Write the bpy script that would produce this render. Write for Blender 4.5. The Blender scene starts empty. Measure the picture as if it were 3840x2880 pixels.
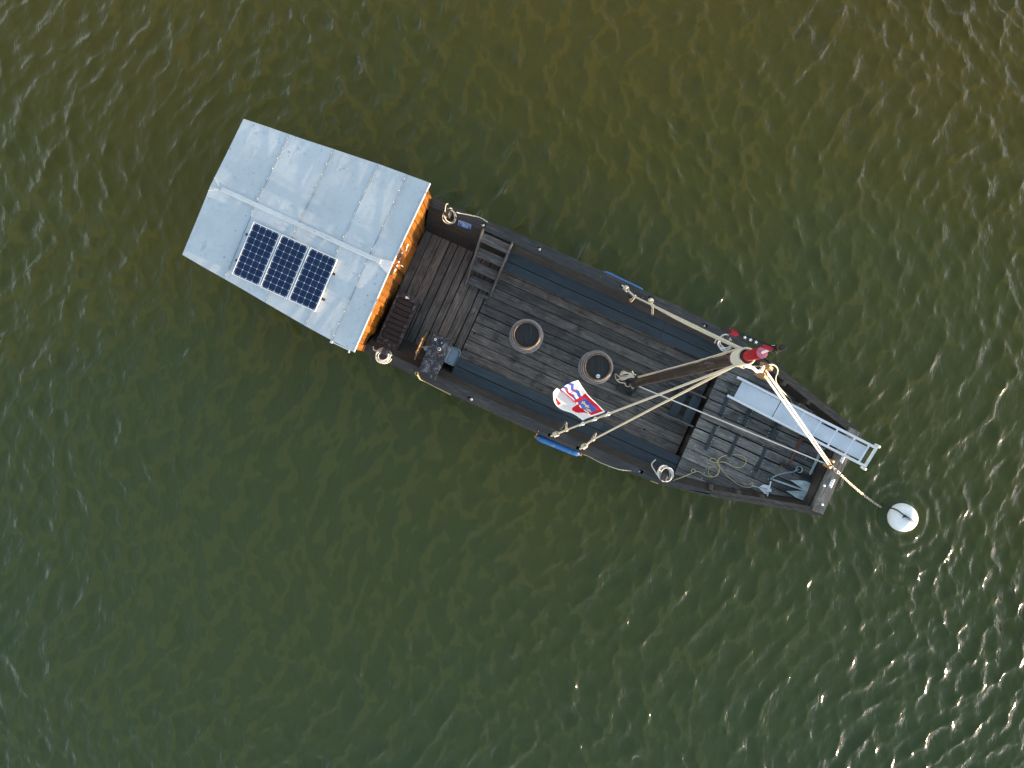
import bpy, math, random
import numpy as np
from mathutils import Vector, Matrix
random.seed(7); rng = np.random.RandomState(11)
R = math.radians
sc = bpy.context.scene
COL = sc.collection
ZC, F = 17.0, 2666.7                      # camera height above the water, focal length in photo pixels
TH = R(24.3); A0, A1 = math.cos(TH), math.sin(TH)

def P(px, py, z):                          # a measured photo point at a known height
    k = (ZC - z) / F
    return Vector(((px - 1920) * k, -(py - 1440) * k, z))
def W(u, v, z):                            # boat frame: u towards the bow, v to port, z up
    V = v + 1.19
    return Vector((u * A0 + V * A1, -u * A1 + V * A0, z))
def uv_of(p):
    return (p.x * A0 - p.y * A1, p.x * A1 + p.y * A0 - 1.19)
AX = Vector((A0, -A1, 0)); AY = Vector((A1, A0, 0)); AZ = Vector((0, 0, 1))

# ------------------------------------------------------------------ mesh collector
class MB:
    def __init__(s):
        s.v = []; s.f = []; s.uv = []; s.t = []; s.m = []; s.sm = []
    def face(s, pts, uvs=None, tint=.5, m=0, smooth=False):
        b = len(s.v); s.v += [Vector(p) for p in pts]
        s.f.append(list(range(b, b + len(pts))))
        s.uv.append(uvs or [(0, 0)] * len(pts)); s.t.append(tint); s.m.append(m); s.sm.append(smooth)
    def grid(s, rows, closed_u=False, tint=.5, m=0, smooth=True, vs=1.0, us=1.0, flip=False):
        b = len(s.v); n = len(rows[0])
        for r in rows: s.v += [Vector(p) for p in r]
        ou, ov = random.random() * 50, random.random() * 50
        for i in range(len(rows) - 1):
            for j in range(n if closed_u else n - 1):
                k = (j + 1) % n
                f = [b + i*n + j, b + i*n + k, b + (i+1)*n + k, b + (i+1)*n + j]
                q = [(ou+i*us, ov+j*vs), (ou+i*us, ov+(j+1)*vs), (ou+(i+1)*us, ov+(j+1)*vs), (ou+(i+1)*us, ov+j*vs)]
                if flip: f.reverse(); q.reverse()
                s.f.append(f); s.uv.append(q); s.t.append(tint); s.m.append(m); s.sm.append(smooth)
    def prism(s, poly, z0, z1, g='u', tint=None, m=0, frame=None):
        """poly: list of (u,v) boat points, counter-clockwise; g: grain direction"""
        fr = frame or W
        tint = random.random() if tint is None else tint
        ar = sum(poly[i][0]*poly[(i+1) % len(poly)][1] - poly[(i+1) % len(poly)][0]*poly[i][1] for i in range(len(poly)))
        if ar < 0: poly = poly[::-1]
        ou, ov = random.random() * 50, random.random() * 50
        sw = (lambda a, b: (ou+a, ov+b)) if g == 'u' else (lambda a, b: (ou+b, ov+a))
        z1f = z1 if callable(z1) else (lambda u, v: z1)
        z0f = z0 if callable(z0) else (lambda u, v: z0)
        top = [fr(u, v, z1f(u, v)) for u, v in poly]; bot = [fr(u, v, z0f(u, v)) for u, v in poly]
        s.face(top, [sw(u, v) for u, v in poly], tint, m)
        s.face(bot[::-1], [sw(u, v) for u, v in poly[::-1]], tint, m)
        for i in range(len(poly)):
            j = (i+1) % len(poly)
            a, b = poly[i], poly[j]
            s.face([bot[i], bot[j], top[j], top[i]], [sw(*a), sw(*b), sw(b[0]+.03, b[1]+.03), sw(a[0]+.03, a[1]+.03)], tint, m)
    def beam(s, p0, p1, w, h, up=AZ, tint=None, m=0, w1=None, h1=None, bev=0):
        """bar from p0 to p1, w across, h along up"""
        p0, p1 = Vector(p0), Vector(p1); d = (p1-p0); L = d.length; d.normalize()
        if abs(d.dot(up)) > .98: up = AX if abs(d.dot(AX)) < .9 else AY
        x = d.cross(up).normalized(); y = x.cross(d).normalized()
        w1 = w if w1 is None else w1; h1 = h if h1 is None else h1
        tint = random.random() if tint is None else tint
        ou, ov = random.random() * 50, random.random() * 50
        if bev:
            cs = [(-1+bev, -1), (1-bev, -1), (1, -1+bev), (1, 1-bev), (1-bev, 1), (-1+bev, 1), (-1, 1-bev), (-1, -1+bev)]
        else: cs = [(-1, -1), (1, -1), (1, 1), (-1, 1)]
        a = [p0 + x*c[0]*w/2 + y*c[1]*h/2 for c in cs]; b = [p1 + x*c[0]*w1/2 + y*c[1]*h1/2 for c in cs]
        n = len(cs)
        for i in range(n):
            j = (i+1) % n
            s.face([a[i], a[j], b[j], b[i]][::-1], [(ou, ov+i*.1), (ou, ov+j*.1+(.0 if j else n*.1)), (ou+L, ov+j*.1+(.0 if j else n*.1)), (ou+L, ov+i*.1)][::-1], tint, m)
        s.face(a, [(ou+c[0]*.05, ov+c[1]*.05) for c in cs], tint, m)
        s.face(b[::-1], [(ou+c[0]*.05, ov+c[1]*.05) for c in cs[::-1]], tint, m)
    def tube(s, pts, r, n=8, smooth=2, closed=False, tint=.5, m=0, r1=None, caps=True):
        pts = [Vector(p) for p in pts]
        if smooth: pts = catmull(pts, smooth, closed)
        N = len(pts); rows = []; prev = None
        for i, p in enumerate(pts):
            if closed: t = pts[(i+1) % N] - pts[i-1]
            else: t = pts[min(i+1, N-1)] - pts[max(i-1, 0)]
            if t.length < 1e-9: t = Vector((0, 0, 1))
            t.normalize()
            if prev is None:
                a = Vector((0, 0, 1)) if abs(t.z) < .9 else Vector((1, 0, 0))
                prev = t.cross(a).normalized()
            x = (prev - t*prev.dot(t)).normalized(); prev = x; y = t.cross(x)
            rr = r if r1 is None else r + (r1-r)*i/(N-1)
            rows.append([p + (x*math.cos(2*math.pi*k/n) + y*math.sin(2*math.pi*k/n))*rr for k in range(n)])
        if closed: rows.append(rows[0])
        seg = (pts[1]-pts[0]).length if N > 1 else .1
        s.grid(rows, True, tint, m, True, vs=.02, us=seg)
        if caps and not closed:
            s.face(rows[0][::-1], None, tint, m); s.face(rows[-1], None, tint, m)
    def lathe(s, prof, c, n=32, axis=AZ, xa=None, tint=.5, m=0, smooth=True, cap0=False, cap1=False, sx=1, sy=1):
        axis = Vector(axis).normalized(); xa = Vector(xa) if xa else (AX if abs(axis.dot(AX)) < .9 else AZ)
        x = (xa - axis*xa.dot(axis)).normalized(); y = axis.cross(x)
        rows = [[Vector(c) + axis*h + (x*math.cos(2*math.pi*k/n)*sx + y*math.sin(2*math.pi*k/n)*sy)*r for k in range(n)] for r, h in prof]
        s.grid(rows, True, tint, m, smooth, vs=2*math.pi*prof[0][0]/n, us=.05)
        if cap0: s.face(rows[0][::-1], [((p-Vector(c)).dot(x), (p-Vector(c)).dot(y)) for p in rows[0][::-1]], tint, m)
        if cap1: s.face(rows[-1], [((p-Vector(c)).dot(x), (p-Vector(c)).dot(y)) for p in rows[-1]], tint, m)
    def link(s, c, d, up, L=.04, w=.026, r=.005, m=0):
        d = d.normalized(); x = (up - d*up.dot(d)).normalized()
        pts = [Vector(c) + d*math.cos(a)*L/2 + x*math.sin(a)*w/2 for a in [2*math.pi*i/10 for i in range(10)]]
        s.tube(pts, r, 5, 0, True, m=m)
    def build(s, name, mats, parent=None, loc=None):
        me = bpy.data.meshes.new(name)
        if parent is not None: loc = root_loc(parent)
        elif loc is None:
            xs = [p.x for p in s.v]; ys = [p.y for p in s.v]; zs = [p.z for p in s.v]
            loc = Vector(((min(xs)+max(xs))/2, (min(ys)+max(ys))/2, min(zs)))
        loc = Vector(loc)
        me.from_pydata([tuple(p - loc) for p in s.v], [], s.f)
        uvl = me.uv_layers.new(name='UVMap')
        fl = [c for q in s.uv for c in q]
        uvl.data.foreach_set('uv', np.array(fl, dtype=np.float32).ravel())
        at = me.attributes.new('tint', 'FLOAT', 'FACE'); at.data.foreach_set('value', np.array(s.t, dtype=np.float32))
        me.polygons.foreach_set('material_index', np.array(s.m, dtype=np.int32))
        me.polygons.foreach_set('use_smooth', np.array(s.sm, dtype=bool))
        for mt in (mats if isinstance(mats, (list, tuple)) else [mats]): me.materials.append(mt)
        me.update()
        o = bpy.data.objects.new(name, me); COL.objects.link(o)
        if parent is not None: o.parent = parent
        else: o.location = loc
        return o

def root_loc(o):
    while o.parent is not None: o = o.parent
    return Vector(o.location)
def catmull(p, k, closed=False):
    out = []; N = len(p)
    if N < 3: return p
    rngi = range(N) if closed else range(N-1)
    for i in rngi:
        if closed: a, b, c, d = p[i-1], p[i], p[(i+1) % N], p[(i+2) % N]
        else: a, b, c, d = p[max(i-1, 0)], p[i], p[i+1], p[min(i+2, N-1)]
        for j in range(k):
            t = j/k
            out.append(.5*((2*b) + (c-a)*t + (2*a-5*b+4*c-d)*t*t + (3*b-a-3*c+d)*t**3))
    if not closed: out.append(p[-1])
    return out
def tag(o, label, cat, group=None, kind=None):
    if label: o['label'] = label
    if cat: o['category'] = cat
    if group: o['group'] = group
    if kind: o['kind'] = kind
    return o
def thing(name, loc, label, cat, group=None):
    o = bpy.data.objects.new(name, None); COL.objects.link(o); o.location = loc
    o.empty_display_size = .2
    return tag(o, label, cat, group)
def interp(tab):
    xs = [a for a, b in tab]; ys = [b for a, b in tab]
    return lambda u: float(np.interp(u, xs, ys))

# ------------------------------------------------------------------ materials
class NT:
    def __init__(s, name):
        s.mat = bpy.data.materials.new(name); s.mat.use_nodes = True
        s.nt = s.mat.node_tree; s.nt.nodes.clear()
        s.out = s.n('ShaderNodeOutputMaterial'); s.b = s.n('ShaderNodeBsdfPrincipled')
        s.l(s.b.outputs[0], s.out.inputs[0])
    def n(s, t, **kw):
        x = s.nt.nodes.new(t)
        for k, v in kw.items(): setattr(x, k, v)
        return x
    def l(s, a, b): s.nt.links.new(a, b)
    def noise(s, vec, scale, detail=4, rough=.6, dist=0.0, kind=None, dim='3D'):
        x = s.n('ShaderNodeTexNoise'); x.noise_dimensions = dim
        if kind: x.noise_type = kind
        x.inputs['Scale'].default_value = scale; x.inputs['Detail'].default_value = detail
        x.inputs['Roughness'].default_value = rough; x.inputs['Distortion'].default_value = dist
        if vec is not None: s.l(vec, x.inputs['Vector'])
        return x.outputs[0]
    def mapping(s, vec, scale=(1, 1, 1), rot=(0, 0, 0), loc=(0, 0, 0)):
        x = s.n('ShaderNodeMapping'); x.inputs['Scale'].default_value = scale; x.inputs['Rotation'].default_value = rot
        x.inputs['Location'].default_value = loc
        s.l(vec, x.inputs['Vector']); return x.outputs[0]
    def ramp(s, fac, stops):
        x = s.n('ShaderNodeValToRGB'); e = x.color_ramp.elements
        while len(e) < len(stops): e.new(.5)
        for i, (p, c) in enumerate(stops):
            e[i].position = p; e[i].color = (*c, 1) if len(c) == 3 else c
        s.l(fac, x.inputs[0]); return x.outputs[0]
    def rng(s, fac, a, b, c, d):
        x = s.n('ShaderNodeMapRange'); s.l(fac, x.inputs[0])
        for i, v in enumerate((a, b, c, d)): x.inputs[i+1].default_value = v
        return x.outputs[0]
    def mix(s, fac, a, b, mode='MIX'):
        x = s.n('ShaderNodeMix'); x.data_type = 'RGBA'; x.blend_type = mode
        for sock, v in ((x.inputs[0], fac), (x.inputs[6], a), (x.inputs[7], b)):
            if isinstance(v, (int, float)): sock.default_value = v
            elif isinstance(v, tuple): sock.default_value = (*v, 1) if len(v) == 3 else v
            else: s.l(v, sock)
        return x.outputs[2]
    def math(s, op, a, b=None):
        x = s.n('ShaderNodeMath'); x.operation = op
        for i, v in enumerate((a, b)):
            if v is None: continue
            if isinstance(v, (int, float)): x.inputs[i].default_value = v
            else: s.l(v, x.inputs[i])
        return x.outputs[0]
    def coord(s, k='Object'): return s.n('ShaderNodeTexCoord').outputs[k]
    def bump(s, h, strength=.4, dist=.01, normal=None):
        x = s.n('ShaderNodeBump'); x.inputs['Strength'].default_value = strength; x.inputs['Distance'].default_value = dist
        s.l(h, x.inputs['Height'])
        if normal is not None: s.l(normal, x.inputs['Normal'])
        s.l(x.outputs[0], s.b.inputs['Normal']); return x.outputs[0]
    def set(s, **kw):
        for k, v in kw.items():
            i = s.b.inputs[k.replace('_', ' ')]
            if isinstance(v, (int, float)): i.default_value = v
            elif isinstance(v, tuple): i.default_value = (*v, 1) if len(v) == 3 else v
            else: s.l(v, i)
        return s.mat

def wood(name, dark, mid, light, rough=.7, stain=(.02, .022, .02), stain_amt=.5, tint_amt=.5, coat=0.0, spec=.4):
    t = NT(name)
    uv = t.coord('UV'); ob = t.coord('Object')
    g1 = t.noise(t.mapping(uv, (1.6, 26, 1)), 1.0, 5, .65, .6)
    g2 = t.noise(t.mapping(uv, (5, 95, 1)), 1.0, 3, .6, .2)
    kn = t.noise(t.mapping(uv, (1.2, 5, 1)), 1.6, 2, .5, 1.4)
    s1 = t.noise(ob, 3.1, 4, .6); s2 = t.noise(ob, 1.1, 3, .55)
    g = t.math('ADD', t.math('MULTIPLY', g1, .65), t.math('MULTIPLY', g2, .35))
    c = t.ramp(g, [(.33, dark), (.5, mid), (.68, light)])
    at = t.n('ShaderNodeAttribute', attribute_name='tint').outputs['Fac']
    c = t.mix(1.0, c, t.ramp(t.rng(at, 0, 1, 0, 1), [(0, (1-tint_amt,)*3), (1, (1+tint_amt*.6,)*3)]), 'MULTIPLY')
    c = t.mix(t.rng(at, .2, .9, 0, .35), c, t.mix(1.0, c, (1.12, .99, .88), 'MULTIPLY'))
    c = t.mix(t.math('MULTIPLY', t.rng(s1, .54, .72, 0, 1), stain_amt), c, stain)
    s3 = t.noise(t.mapping(uv, (2.4, 9, 1)), 1.0, 5, .7, .8)
    c = t.mix(t.rng(s3, .53, .66, 0, stain_amt*.75), c, t.mix(1.0, c, (1.9, 1.85, 1.75), 'MULTIPLY'))
    c = t.mix(t.rng(s3, .46, .34, 0, stain_amt*.8), c, t.mix(1.0, c, (.5, .52, .56), 'MULTIPLY'))
    c = t.mix(t.rng(s2, .52, .75, 0, .35), c, t.mix(1.0, c, (1.55, 1.5, 1.42), 'MULTIPLY'))
    c = t.mix(t.rng(kn, .63, .74, 0, .45), c, dark)
    t.bump(g, .35, .006)
    t.set(Base_Color=c, Roughness=t.rng(s1, .3, .7, rough+.1, rough-.12), Specular_IOR_Level=spec, Coat_Weight=coat, Coat_Roughness=.25)
    return t.mat
def plain(name, col, rough=.5, metal=0, var=.12, scale=6, spec=.5, bump=0, **kw):
    t = NT(name); n = t.noise(t.coord('Object'), scale, 5, .6)
    c = t.mix(t.rng(n, .3, .7, 0, 1), tuple(x*(1-var) for x in col), tuple(min(1, x*(1+var)) for x in col))
    t.set(Base_Color=c, Roughness=rough, Metallic=metal, Specular_IOR_Level=spec, **kw)
    if bump: t.bump(t.noise(t.coord('Object'), scale*8, 3), bump, .004)
    return t.mat

M = {}
M['deck'] = wood('weathered_deck_wood', (.042, .037, .032), (.136, .120, .102), (.26, .232, .195), .62, stain_amt=.75, tint_amt=.55)
M['aftdeck'] = wood('brown_deck_wood', (.032, .028, .025), (.102, .092, .080), (.205, .182, .152), .66, stain_amt=.65, tint_amt=.45)
M['fore'] = wood('grey_foredeck_wood', (.042, .042, .039), (.135, .132, .122), (.27, .26, .235), .7, stain_amt=.8, tint_amt=.4)
M['bench'] = wood('dark_painted_bench_wood', (.012, .016, .019), (.024, .035, .042), (.044, .060, .069), .5, stain_amt=.25, tint_amt=.25, spec=.5)
M['side'] = wood('brown_side_planking', (.012, .010, .008), (.027, .023, .018), (.052, .044, .035), .6, stain_amt=.45, tint_amt=.6)
M['cap'] = wood('dark_gunwale_wood', (.018, .018, .017), (.040, .040, .038), (.080, .078, .072), .55, stain_amt=.4, tint_amt=.3)
M['rail'] = wood('worn_bow_rail_wood', (.024, .020, .016), (.060, .049, .039), (.115, .095, .075), .6, stain_amt=.4, tint_amt=.3)
M['hull'] = wood('tarred_hull_wood', (.006, .005, .005), (.012, .010, .009), (.024, .02, .017), .5, tint_amt=.3)
M['step'] = wood('worn_step_wood', (.030, .027, .024), (.085, .078, .070), (.21, .20, .19), .6, stain_amt=.4, tint_amt=.3)
M['cabin'] = wood('orange_varnished_board', (.10, .036, .003), (.19, .070, .006), (.28, .112, .012), .5, stain=(.14, .05, .01), stain_amt=.6, tint_amt=.45, coat=.1)
M['mast'] = wood('dark_mast_wood', (.018, .012, .009), (.036, .025, .018), (.07, .055, .045), .5, tint_amt=.2, coat=.2)
M['peg'] = wood('light_pin_wood', (.16, .08, .03), (.28, .15, .06), (.4, .24, .11), .5, tint_amt=.2)
M['mastscuff'] = wood('scuffed_mast_wood', (.013, .009, .007), (.028, .019, .014), (.06, .045, .036), .5, tint_amt=.2, coat=.2)
def scuff(mat):
    nt_ = mat.node_tree; b_ = [n for n in nt_.nodes if n.type == 'BSDF_PRINCIPLED'][0]
    src = b_.inputs['Base Color'].links[0].from_socket
    tc = nt_.nodes.new('ShaderNodeTexCoord'); mp = nt_.nodes.new('ShaderNodeMapping'); mp.inputs['Scale'].default_value = (14, 14, 1.3)
    nz = nt_.nodes.new('ShaderNodeTexNoise'); nz.inputs['Scale'].default_value = 1.6; nz.inputs['Detail'].default_value = 6; nz.inputs['Distortion'].default_value = 1.2
    rp = nt_.nodes.new('ShaderNodeMapRange'); rp.inputs[1].default_value = .60; rp.inputs[2].default_value = .66; rp.inputs[3].default_value = 0; rp.inputs[4].default_value = .35
    mx = nt_.nodes.new('ShaderNodeMix'); mx.data_type = 'RGBA'; mx.inputs[7].default_value = (.20, .18, .16, 1)
    nt_.links.new(tc.outputs['Object'], mp.inputs[0]); nt_.links.new(mp.outputs[0], nz.inputs[0]); nt_.links.new(nz.outputs[0], rp.inputs[0])
    nt_.links.new(rp.outputs[0], mx.inputs[0]); nt_.links.new(src, mx.inputs[6]); nt_.links.new(mx.outputs[2], b_.inputs['Base Color'])
scuff(M['mastscuff'])
M['locker'] = wood('dark_slat_wood', (.012, .011, .011), (.025, .023, .022), (.045, .040, .037), .55, stain_amt=.3, tint_amt=.3)
M['black'] = plain('black_iron', (.012, .012, .013), .45)
M['dark'] = plain('deep_dark_gap', (.004, .004, .004), .9)
M['rope'] = None
def rope_mat(name, col, rough=.8):
    t = NT(name); uv = t.coord('UV')
    w = t.n('ShaderNodeTexWave'); w.inputs['Scale'].default_value = 9; w.inputs['Distortion'].default_value = .5
    t.l(t.mapping(uv, (3, 5, 1), (0, 0, R(40))), w.inputs['Vector'])
    n = t.noise(t.coord('Object'), 9, 4)
    c = t.mix(t.math('MULTIPLY', w.outputs[1], .5), col, tuple(x*.72 for x in col))
    c = t.mix(t.rng(n, .45, .75, 0, .4), c, tuple(x*.6 for x in col))
    t.set(Base_Color=c, Roughness=rough, Specular_IOR_Level=.2); t.bump(w.outputs[1], .4, .003)
    return t.mat
M['rope'] = rope_mat('cream_rope', (.58, .52, .40))
M['ropew'] = rope_mat('white_rope', (.62, .60, .56))
M['ropey'] = rope_mat('yellow_cord', (.55, .46, .24))
M['alu'] = plain('brushed_aluminium', (.76, .78, .80), .38, .25, .08, 3)
M['steel'] = plain('galvanised_steel', (.42, .50, .51), .55, .10, .2, 9)
M['chain'] = plain('chain_steel', (.42, .38, .33), .4, .6, .3, 20)
M['white'] = plain('white_plastic', (.78, .79, .80), .35, 0, .05)
M['rust'] = plain('rusty_iron', (.16, .06, .045), .7, .1, .3, 12)
M['red'] = plain('red_paint', (.34, .010, .018), .32, 0, .2, 9)
M['brass'] = plain('bronze_fitting', (.28, .16, .06), .4, .7)
M['grey'] = plain('grey_plastic', (.22, .27, .31), .4, 0, .12)
M['hole'] = plain('chain_pipe_metal', (.03, .035, .04), .45, .3)

# zinc roof
t = NT('zinc_roof_sheet'); ob = t.coord('Object')
rb = t.mapping(ob, (1, 1, 1), (0, 0, TH))
c = t.mix(t.rng(t.noise(ob, .9, 5, .6, .4), .3, .7, 0, 1), (.45, .49, .51), (.54, .585, .605))
c = t.mix(t.rng(t.noise(ob, 4.5, 6, .7, 1.2), .52, .75, 0, .7), c, (.36, .42, .44))
c = t.mix(t.rng(t.noise(t.mapping(rb, (2.2, .55, 1)), 2.6, 5, .65, 1.0), .63, .70, 0, .6), c, (.28, .34, .33))
c = t.mix(t.rng(t.noise(t.mapping(rb, (.5, 2.4, 1), (0, 0, .5)), 3.2, 5, .6, 1.5), .60, .76, 0, .12), c, (.68, .72, .73))
c = t.mix(t.rng(t.noise(ob, 15, 3, .6), .665, .72, 0, .75), c, (.10, .13, .17))
c = t.mix(t.rng(t.noise(ob, 13, 2, .5, 0.3), .71, .76, 0, .6), c, (.66, .69, .70))
at = t.n('ShaderNodeAttribute', attribute_name='tint').outputs['Fac']
c = t.mix(1.0, c, t.ramp(at, [(0, (.975,)*3), (1, (1.02,)*3)]), 'MULTIPLY')
t.set(Base_Color=c, Roughness=.55, Metallic=.04, Specular_IOR_Level=.5)
t.bump(t.noise(ob, 2.2, 4, .55), .3, .02)
M['zinc'] = t.mat

def solar_mat():
    t = NT('solar_cells'); uv = t.coord('UV')
    sx = t.n('ShaderNodeSeparateXYZ'); t.l(uv, sx.inputs[0])
    def edge(o):   # distance from cell centre in 0..0.5
        return t.math('ABSOLUTE', t.math('SUBTRACT', t.math('FRACT', o), .5))
    a, b = edge(sx.outputs[0]), edge(sx.outputs[1])
    line = t.math('MAXIMUM', t.math('GREATER_THAN', a, .483), t.math('GREATER_THAN', b, .483))
    corner = t.math('GREATER_THAN', t.math('ADD', a, b), .885)
    m_ = t.math('MAXIMUM', line, corner)
    n = t.noise(t.coord('Object'), 3.5, 5, .7)
    cell = t.mix(t.rng(n, .45, .75, 0, 1), (.004, .014, .052), (.012, .026, .062))
    dirt = t.rng(t.noise(t.coord('Object'), 30, 3, .7), .66, .72, 0, .6)
    cell = t.mix(dirt, cell, (.12, .11, .08))
    c = t.mix(m_, cell, t.mix(corner, (.26, .31, .38), (.62, .66, .70)))
    t.set(Base_Color=c, Roughness=.16, Specular_IOR_Level=.5); return t.mat
M['solar'] = solar_mat()

t = NT('blue_fender_vinyl'); ob = t.coord('Object')
n = t.noise(ob, 7, 5, .7, .5)
c = t.mix(t.rng(n, .52, .62, 0, .75), (.007, .105, .33), (.13, .17, .19))
t.set(Base_Color=c, Roughness=.45); M['fender'] = t.mat

t = NT('speckled_console_top'); ob = t.coord('Object')
c = t.mix(t.rng(t.noise(ob, 7, 5, .75, .6), .5, .68, 0, 1), (.015, .014, .018), (.16, .17, .21))
c = t.mix(t.rng(t.noise(ob, 26, 2, .6), .64, .69, 0, .85), c, (.32, .34, .24))
t.set(Base_Color=c, Roughness=.6); M['speck'] = t.mat
t = NT('peeling_black_paint'); ob = t.coord('Object')
c = t.mix(t.rng(t.noise(ob, 16, 5, .75, .6), .52, .62, 0, .8), (.018, .017, .017), (.19, .19, .21))
t.set(Base_Color=c, Roughness=.5); M['peel'] = t.mat
t = NT('mast_red_cap_top'); t.set(Base_Color=(.40, .10, .16), Roughness=.5); M['redtop'] = t.mat

t = NT('checker_plate'); ob = t.coord('Object')
m2 = t.mapping(ob, (1, 1, 1), (0, 0, TH + R(45)))
w1 = t.n('ShaderNodeTexChecker'); w1.inputs['Scale'].default_value = 26; t.l(m2, w1.inputs['Vector'])
n = t.noise(ob, 2.0, 4, .6)
c = t.mix(t.rng(n, .3, .7, 0, 1), (.48, .52, .56), (.62, .66, .70))
c = t.mix(t.math('MULTIPLY', w1.outputs[1], .10), c, (.3, .34, .4))
t.set(Base_Color=c, Roughness=.45, Metallic=.12); t.bump(w1.outputs[1], .25, .002); M['plate'] = t.mat

# ------------------------------------------------------------------ boat profile functions
gO = interp([(-7.45, 1.45), (-5.5, 1.72), (-3.4, 1.88), (-1.5, 1.95), (.5, 1.965), (2.9, 1.945), (3.43, 1.90), (4.0, 1.86), (5.0, 1.66), (5.75, 1.45), (6.5, 1.245), (7.46, 1.0)])
gI = interp([(-7.45, 1.25), (-3.4, 1.715), (0, 1.73), (3.4, 1.74), (4.2, 1.70), (5.06, 1.55), (5.7, 1.405), (6.3, 1.245), (7.3, .955)])
def zg(u): return .95 + max(0, u-3)*.085
fI = interp([(-7.45, 1.0), (-3.4, 1.29), (0, 1.30), (4.25, 1.28), (5.0, 1.15), (7.3, .7)])
ZF, ZB, ZD = .25, .68, .73
boat = thing('wooden_barge', W(0, 0, 0), 'long dark wooden flat-bottomed barge with a zinc-roofed orange cabin at the stern', 'boat')

# hull skin
m = MB()
us = np.linspace(-7.4, 7.44, 50)
for sgn in (1, -1):
    for k in range(4):
        a, b = k/4, (k+1)/4
        def pt(u, f, off=0):
            top = gO(u)-.03; bw = top-.42; rise = max(0, u-5.2)*.16
            z = zg(u)-.05 - f*(zg(u)+.3-rise)
            return W(u, sgn*(top + (bw-top)*f + off), z)
        m.grid([[pt(u, a, .012), pt(u, b)] for u in us], False, random.random(), 0, False, vs=.25, us=.3, flip=(sgn > 0))
def hb(u): return gO(u)-.45
m.face([W(7.44, s*(hb(7.44) if z < 0 else gO(7.44)-.03), z) for s, z in ((1, 1.08), (1, .1), (-1, .1), (-1, 1.08))] if False else
       [W(7.44, gO(7.44)-.03, zg(7.44)-.05), W(7.44, hb(7.44), .06), W(7.44, -hb(7.44), .06), W(7.44, -gO(7.44)+.03, zg(7.44)-.05)][::-1],
       [(0, 0), (0, 1), (2, 1), (2, 0)])
m.face([W(-7.4, gO(-7.4)-.03, .9), W(-7.4, hb(-7.4), -.3), W(-7.4, -hb(-7.4), -.3), W(-7.4, -gO(-7.4)+.03, .9)], [(0, 0), (0, 1), (2, 1), (2, 0)])
m.grid([[W(u, hb(u), -.3+max(0, u-5.2)*.16), W(u, -hb(u), -.3+max(0, u-5.2)*.16)] for u in us], smooth=False)
m.build('hull', M['hull'], boat)
# dark sub floor that shows in the gaps
m = MB(); m.prism([(-7.2, -.95), (-3.4, -1.3), (4.25, -1.3), (4.25, 1.3), (-3.4, 1.3), (-7.2, .95)], .12, .2, tint=.2)
m.build('bilge_floor', M['dark'], boat)

def clip_strip(poly, axis, a, b):
    def clip(poly, keep, val):
        out = []
        for i in range(len(poly)):
            p, q = poly[i-1], poly[i]
            dp, dq = keep*(p[axis]-val), keep*(q[axis]-val)
            if (dp >= 0) != (dq >= 0):
                t = dp/(dp-dq); out.append((p[0]+(q[0]-p[0])*t, p[1]+(q[1]-p[1])*t))
            if dq >= 0: out.append(q)
        return out
    return clip(clip(poly, 1, a), -1, b)
def planks(m, poly, axis, cuts, z0, z1, gap=.008, joints=None, mats=0):
    g = 'u' if axis == 1 else 'v'
    for i in range(len(cuts)-1):
        gp = gap*(1 if random.random() < .7 else 2.0)
        s = clip_strip(poly, axis, cuts[i]+gp/2, cuts[i+1]-gp/2)
        if len(s) < 3: continue
        oth = 1-axis; lo, hi = min(p[oth] for p in s), max(p[oth] for p in s)
        js = [lo] + sorted((joints(i) if joints else [])) + [hi]
        for a, b in zip(js[:-1], js[1:]):
            q = clip_strip(s, oth, a+.003, b-.003)
            if len(q) >= 3: m.prism(q, z0, z1+random.uniform(-.0025, .0025), g, m=mats)
def cutlist(a, b, w, j=.12):
    n = max(1, round((b-a)/w)); c = [a + (b-a)*i/n for i in range(n+1)]
    for i in range(1, n): c[i] += random.uniform(-j, j)*w
    return c

# aft floor: planks across the boat
m = MB(); planks(m, [(-3.36, -1.29), (-1.62, -1.30), (-1.62, 1.30), (-3.36, 1.29)], 0, cutlist(-3.36, -1.62, .218), .2, ZF, .016)
m.build('aft_floor', M['aftdeck'], boat)
m = MB(); m.prism([(-1.60, -1.3), (-1.425, -1.3), (-1.425, 1.3), (-1.60, 1.3)], .2, ZF+.004, 'v', .6)
m.build('threshold_plank', M['aftdeck'], boat)
m = MB(); planks(m, [(-1.40, -1.30), (4.20, -1.30), (4.20, 1.30), (-1.40, 1.30)], 1,
                 [-1.30, -1.12, -.90, -.66, -.44, -.21, .03, .25, .47, .71, .93, 1.13, 1.30], .2, ZF, .014,
                 joints=lambda i: [random.uniform(.2, 3.8)] if random.random() < .35 else [])
m.build('main_floor', M['deck'], boat)
# round limber holes in the floor
for px, py in ((1858, 1077), (1825, 1145), (1779, 1250), (1747, 1310), (2417, 1610)):
    m = MB(); c = P(px, py, ZF+.005); m.lathe([(.022, 0), (.022, .002)], c, 10, cap1=True)
    m.build('drain_hole', M['dark'], boat)

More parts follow.
